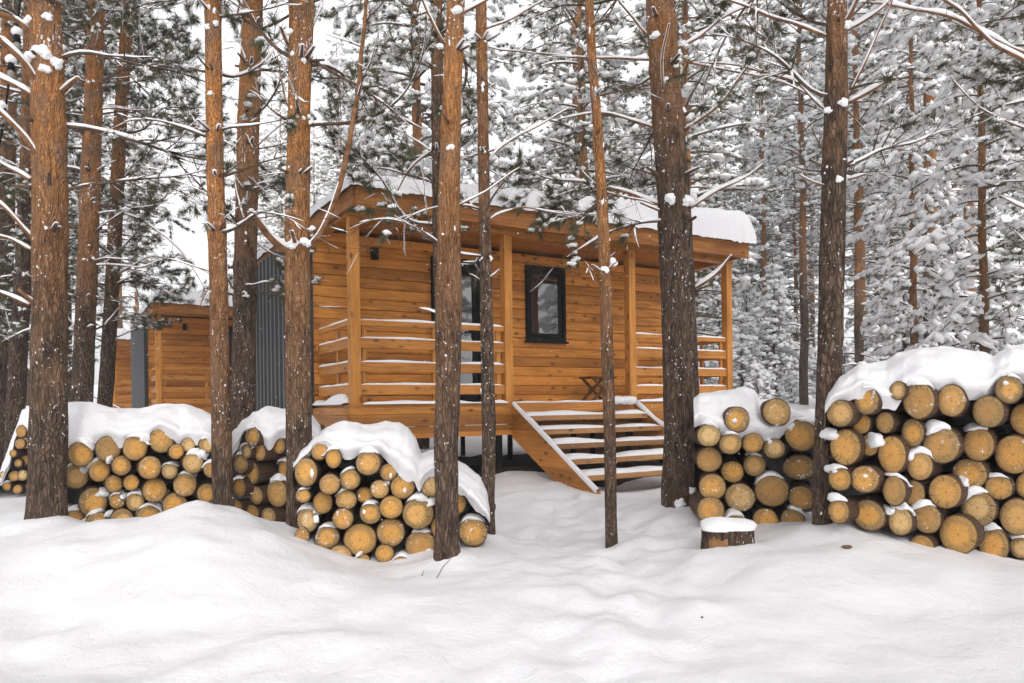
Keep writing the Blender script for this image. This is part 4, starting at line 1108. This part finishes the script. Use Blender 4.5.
def mesh_from(name, verts, faces, mats, mi=None, smooth=True):
    me = bpy.data.meshes.new(name); me.from_pydata(verts, [], faces)
    for m in mats: me.materials.append(m)
    if mi is not None: me.polygons.foreach_set('material_index', mi)
    me.polygons.foreach_set('use_smooth', [smooth]*len(me.polygons)); me.update()
    return me
def forest_tree(seed, H, z0, Lb, r0, kind='pine', snow=1.0, spacing=.46, nb=4, dead=True):
    rng = random.Random(seed); nr = np.random.default_rng(seed)
    tk = MB(); pts = [Vector((.12*mn.noise((seed, i*.4, 0)), .12*mn.noise((seed, i*.4, 8)), -0.4+(H+.4)*i/24)) for i in range(25)]
    rad = [max(.012, r0*(1-.93*(i/24)**1.1)) for i in range(25)]
    tk.tube(pts, rad, 12)
    cr = MB(); sn = MB(); TP = []; TD = []; SN = []
    def at(z):
        t = (z+.4)/(H+.4)*24; i = min(23, max(0, int(t))); return pts[i].lerp(pts[i+1], t-i), rad[i]
    def branch(z, a, L, el, droop, live):
        p, r = at(z); d = Vector((math.cos(a)*math.cos(el), math.sin(a)*math.cos(el), math.sin(el)))
        n = 7; bp = []
        for i in range(n+1):
            t = i/n
            bp.append(p+d*(L*t)+Vector((mn.noise((seed+a, t*2, z))*.12*L*t, mn.noise((seed+a, t*2, z+9))*.12*L*t, -droop*L*t*t)))
        br = [max(.004, min(r*.35, .012+.012*L)*(1-.8*i/n)) for i in range(n+1)]
        cr.tube(bp, br, 4, 0, False)
        if rng.random() < (.55 if live else .75)*min(1, snow): sn.snow_strip(bp, br, rng, 1.6, gaps=.15)
        m = int(rng.uniform(5, 8)*L) if live else int(2*L)
        for _ in range(m):
            t = rng.uniform(.18, 1.0); i = min(n-1, int(t*n)); b0 = bp[i].lerp(bp[i+1], t*n-i)
            dd = (bp[i+1]-bp[i]).normalized(); sd = Vector((-dd.y, dd.x, 0))*rng.choice([-1, 1])
            l2 = L*rng.uniform(.14, .34)*(1.15-.5*t)
            e = (dd*.7+sd*rng.uniform(.4, 1.0)+Vector((0, 0, rng.uniform(-1.1, -.15) if snow > 1.4 and kind == 'pine' else rng.uniform(-.45, .3)))).normalized()
            b1 = b0+e*l2
            cr.tube([b0, b0.lerp(b1, .5)+Vector((0, 0, .02)), b1], [.006, .0045, .003], 3, 0, False)
            if not live: continue
            for u in (1.0, .66, .33)[:3 if l2 > .3 else 2]:
                q = b0.lerp(b1, u)+Vector((rng.gauss(0, .03), rng.gauss(0, .03), rng.gauss(0, .02)))
                TP.append(tuple(q)); TD.append(tuple((e+Vector((0, 0, -.35 if kind == 'spruce' else .1))).normalized()))
                if rng.random() < .40*snow*snow:
                    SN.append((q+Vector((0, 0, .03)), e, rng.uniform(.035, .115)*(1+.25*snow), rng.uniform(.035, .09)))
    z = z0
    while z < H-.3:
        t = (z-z0)/(H-z0)
        if kind == 'pine': L0 = Lb*(.75+.6*math.sin(min(1, t*1.3)*math.pi)*.5)*(1-.75*max(0, t-.55)/.45)
        else: L0 = Lb*(1-t)**.85+.12
        a0 = rng.uniform(0, 6.28); k = nb+rng.choice([-1, 0, 0, 1])
        for j in range(k):
            a = a0+j*6.283/k+rng.uniform(-.35, .35)
            branch(z+rng.uniform(-.12, .12), a, L0*rng.uniform(.6, 1.2), rng.uniform(.05, .5) if kind == 'pine' else rng.uniform(-.25, .1), rng.uniform(.15, .45)*snow if kind == 'pine' else rng.uniform(.2, .4), True)
        z += spacing*rng.uniform(.8, 1.2)*(1 if kind == 'pine' else max(.5, 1-t*.4))
    if kind == 'pine' and dead:
        z = .9
        while z < z0:
            for j in range(rng.choice([1, 2, 3])): branch(z, rng.uniform(0, 6.28), rng.uniform(.4, 1.5), rng.uniform(-.2, .35), .2, False)
            z += rng.uniform(.3, .55)
    tv = np_needles(np.array(TP), np.array(TD), nr, 15 if kind == 'pine' else 10, .115 if kind == 'pine' else .075, .009 if kind == 'pine' else .007)
    nv = len(cr.v); nt_ = len(tv)//3
    verts = cr.v+[tuple(x) for x in tv]; faces = cr.f+[(nv+3*i, nv+3*i+1, nv+3*i+2) for i in range(nt_)]
    mi = [0]*len(cr.f)+[1]*nt_
    crown = mesh_from('crown', verts, faces, [M_TWIG, M_NEEDLE], mi, False)
    sv = list(sn.v); sf = list(sn.f)
    for q, e, w, h in SN:
        o = len(sv); yaw = math.atan2(e.y, e.x); c, s = math.cos(yaw), math.sin(yaw); l = w*rng.uniform(.8, 1.35)
        jit = nr.normal(0, .22, I1.shape)
        X = (I1+jit)*np.array([l, w*.85, h])
        tilt = e.z*(.9 if snow > 1.4 else .4)
        for x, y, zz in X: sv.append((q.x+c*x-s*y, q.y+s*x+c*y, q.z+zz+tilt*x))
        sf += [tuple(i+o for i in f) for f in I1F]
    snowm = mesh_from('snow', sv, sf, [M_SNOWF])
    tko = tk.build('trunk', M_BARKF); tm = tko.data; bpy.data.objects.remove(tko)
    return tm, crown, snowm
VAR = [forest_tree(201, 17, 2.6, 1.9, .15), forest_tree(202, 16, 3.4, 1.7, .13), forest_tree(203, 18, 4.2, 2.0, .16), forest_tree(204, 15, 2.2, 1.6, .11, snow=1.5)]
TALL = [forest_tree(211, 22, 7.0, 1.9, .16, spacing=.62, snow=1.3, nb=5), forest_tree(212, 21, 6.0, 1.7, .14, snow=1.35, spacing=.62, nb=5)]
SPR = [forest_tree(221, 3.4, .25, 1.0, .05, 'spruce', 1.35, .26, 7), forest_tree(222, 5.2, .3, 1.35, .07, 'spruce', 1.35, .3, 7), forest_tree(223, 2.0, .15, .7, .035, 'spruce', 1.3, .2, 7)]
def plant(v, x, y, rz, s, name, label, group, turn):
    z = ground(x, y)-.1
    root = empty(name, (x, y, z), rz); root.scale = (s, s, s); tag(root, label, 'tree', group)
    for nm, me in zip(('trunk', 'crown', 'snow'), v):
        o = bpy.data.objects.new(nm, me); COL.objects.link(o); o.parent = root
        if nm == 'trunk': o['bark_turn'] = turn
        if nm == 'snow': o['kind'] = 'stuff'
    return root
HIGH = [forest_tree(231, 8.5, .4, 1.8, .06, spacing=.42, dead=False), forest_tree(232, 8, .5, 1.6, .06, spacing=.45, dead=False)]
for k, (rt, tpl, Y) in enumerate(NEAR):      # crowns of the trunks that stand close to the camera, above the picture
    hv = HIGH[k % 2]
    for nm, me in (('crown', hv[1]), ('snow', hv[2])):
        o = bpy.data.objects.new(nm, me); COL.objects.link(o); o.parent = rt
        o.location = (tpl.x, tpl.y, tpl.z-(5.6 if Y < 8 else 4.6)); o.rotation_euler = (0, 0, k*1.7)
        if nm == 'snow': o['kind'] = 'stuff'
fr = random.Random(31)
def in_cabin(x, y, m=1.2):
    for ox, oy in ((OX, OY), ((157-CX)/F*17, 17.0), ((112-CX)/F*25.2, 25.2)):
        dx, dy = x-ox, y-oy; s = dx*ca+dy*sa; q = -dx*sa+dy*ca
        if -m < s < LEN+m and -2.6-m*.2 < q < DEP+m: return True
    return False
placed = []
def free(x, y, d): return all((x-a)**2+(y-b_)**2 > d*d for a, b_ in placed)
cnt = 0
for (ya, yb, want, dmin) in ((13, 18, 6, 2.4), (18, 26, 12, 2.8), (26, 38, 15, 3.0), (38, 58, 24, 3)):
    got = 0
    for _ in range(4000):
        if got >= want: break
        y = fr.uniform(ya, yb); x = fr.uniform(-.74, .74)*y
        px = CX+F*x/y
        if in_cabin(x, y) or not free(x, y, dmin): continue
        if 735 < px < 830 and y < 24: continue          # clearing right of the cabin
        if px > 690 and y < 17: continue
        if 85 < px < 135 and y < 60 and fr.random() < .9: continue
        placed.append((x, y)); got += 1; cnt += 1
        right = px > 690
        v = fr.choice(VAR if not right else TALL+TALL+VAR[3:]) if y < 38 else fr.choice(VAR+TALL)
        if right: lab, g = 'tall snow-laden pine in the forest right of the cabin', 'pines of the forest right of the cabin'
        elif px > 330: lab, g = 'snow-laden pine rising behind the nearest cabin roof', 'pines behind the nearest cabin'
        else: lab, g = 'snow-laden pine in the forest behind the second cabin', 'pines behind the second cabin'
        plant(v, x, y, fr.uniform(0, 6.28), fr.uniform(.9, 1.15), 'pine_tree', lab, g, 3.0+fr.uniform(0, 3))
for px, Y in ((712,30),(728,36),(752,40),(766,31),(782,37),(797,33),(813,41),(858,34),(873,40),(893,31),(912,38),(938,33),(966,40)):
    x = (px-CX)/F*Y
    if free(x, Y, 1.2):
        placed.append((x, Y)); plant((TALL+VAR[:1])[int(px) % 3], x, Y, fr.uniform(0, 6.28), fr.uniform(.8, 1.0), 'pine_tree', 'tall snow-laden pine in the forest right of the cabin', 'pines of the forest right of the cabin', 3.2+fr.uniform(0, 2))
for k, (px, Y, s) in enumerate([(742, 27, 1), (758, 24, .9), (775, 29, 1.1), (792, 26, .8), (806, 31, 1.1), (862, 23, 1), (884, 27, 1.1), (905, 21, .9), (930, 25, 1.1), (955, 20, 1), (980, 23, 1.1), (1004, 19, .9), (1030, 22, 1), (748, 33, 1.2), (785, 36, 1.2), (845, 30, 1.2), (915, 33, 1.2), (990, 30, 1.2), (720, 30, 1.1), (705, 26, .9)]):
    x = (px-CX)/F*Y
    plant(fr.choice(SPR), x, Y, fr.uniform(0, 6.28), s*fr.uniform(.85, 1.15), 'young_spruce', 'small snow-covered young spruce at the foot of the forest right of the cabin', 'young spruces under the right-hand forest', 9)
# heavy snowy boughs at the right: two nearer pines
for px, Y, s in ((985, 12.5, .8), (915, 15.5, .85), (1060, 10.5, .8)):
    x = (px-CX)/F*Y
    lab = {985: 'nearer pine with heavily snowed low boughs above the big stack', 915: 'snowy pine behind the big stack, between the dark pine and the right edge', 1060: 'snowy pine whose boughs enter at the right edge above the big stack'}[px]
    plant(VAR[3] if px != 1060 else VAR[1], x, Y, fr.uniform(0, 6.28), s, 'pine_tree', lab, 'snowy pines behind the big stack', 3.0)
# trees behind the camera that the panes mirror
for x, y in ((-5, -7), (-1.5, -10), (2.6, -7), (7, -10), (-9, -12), (10, -6), (5.5, -16), (-6.5, -1.5), (7.5, .5), (-3.2, -3.2), (4.4, -2.8), (11, 2.5), (13.5, 6), (15, .5), (18, 5)):
    plant(VAR[int(x*2) % 4] if x > 8 else TALL[int(x*2) % 2], x, y, fr.uniform(0, 6.28), .95, 'pine_tree', 'snowy pine mirrored in the cabin door glass', 'pines mirrored in the glass', 3.5)

# ------------------------------------------------------------------ falling snow
mb = MB(); sr = random.Random(8)
O8 = ([(1,0,0),(-1,0,0),(0,1,0),(0,-1,0),(0,0,1),(0,0,-1)], [(0,2,4),(2,1,4),(1,3,4),(3,0,4),(2,0,5),(1,2,5),(3,1,5),(0,3,5)])
for _ in range(1900):
    y = 2.2+12*sr.random()**.7; x = sr.uniform(-.75, .75)*y; z = CZ+sr.uniform(-.32, .57)*y
    if z < ground(x, y)+.05: continue
    r = sr.choice([.002, .003, .004, .004, .006])*(.55 if y < 4 else 1)
    c = Vector((x, y, z)); mb.add([c+Vector(v)*r*sr.uniform(.7, 1.3) for v in O8[0]], O8[1])
tag(mb.build('falling_snow', M_SNOWF), 'scattered snowflakes drifting through the air', 'snowflakes', kind='stuff')

# ------------------------------------------------------------------ haze
HAZE = 0.003
if HAZE:
    m = bpy.data.materials.new('snowy_air'); m.use_nodes = True; nt = m.node_tree
    nt.nodes.remove(nt.nodes['Principled BSDF'])
    pv = nt.nodes.new('ShaderNodeVolumePrincipled'); pv.inputs['Color'].default_value = (.95, .95, .97, 1); pv.inputs['Density'].default_value = HAZE
    nt.links.new(pv.outputs[0], nt.nodes['Material Output'].inputs['Volume'])
    mb = MB(); mb.box((-165, -45, -2), (165, 225, 30)); o = mb.build('haze', m); tag(o, kind='stuff')

# ------------------------------------------------------------------ light, sky, camera
w = bpy.data.worlds.new('World'); sc.world = w; w.use_nodes = True; nt = w.node_tree
bg = nt.nodes['Background']
sky = nt.nodes.new('ShaderNodeTexSky'); sky.sky_type = 'NISHITA'; sky.sun_disc = False
EL, AZ = R(36), R(165)
sky.sun_elevation = EL; sky.sun_rotation = AZ; sky.air_density = 1; sky.dust_density = 6; sky.ozone_density = 1
hs_ = nt.nodes.new('ShaderNodeHueSaturation'); hs_.inputs['Saturation'].default_value = .12; hs_.inputs['Value'].default_value = 1.2
nt.links.new(sky.outputs[0], hs_.inputs['Color']); # the even cloud layer over the clear sky
nt.links.new(mixc(nt, .6, hs_.outputs[0], (4.6, 4.6, 4.65)), bg.inputs['Color']); bg.inputs['Strength'].default_value = .15
sun = bpy.data.lights.new('sun', 'SUN'); sun.energy = .6; sun.angle = R(25); sun.color = (1, .95, .88)
so = bpy.data.objects.new('sun', sun); COL.objects.link(so)
sd = Vector((math.sin(AZ)*math.cos(EL), math.cos(AZ)*math.cos(EL), math.sin(EL)))
so.rotation_euler = sd.to_track_quat('Z', 'Y').to_euler()
cam = bpy.data.cameras.new('camera'); co = bpy.data.objects.new('camera', cam); COL.objects.link(co)
cam.sensor_width = 36; cam.lens = F/1024*36; cam.shift_y = (CY-341.5)/1024; cam.clip_end = 600; cam.clip_start = .05
co.matrix_world = Matrix.Translation((0, 0, CZ)) @ Matrix.Rotation(R(90), 4, 'X') @ Matrix.Rotation(ROLL, 4, 'Z')
sc.camera = co
sc.view_settings.view_transform = 'Standard'; sc.view_settings.look = 'None'; sc.view_settings.exposure = 1.13; sc.view_settings.gamma = 1
sc.render.engine = 'CYCLES'; sc.cycles.use_denoising = True; sc.cycles.max_bounces = 6; sc.cycles.diffuse_bounces = 4; sc.cycles.volume_bounces = 0
sc.cycles.use_adaptive_sampling = True; sc.cycles.adaptive_threshold = .02
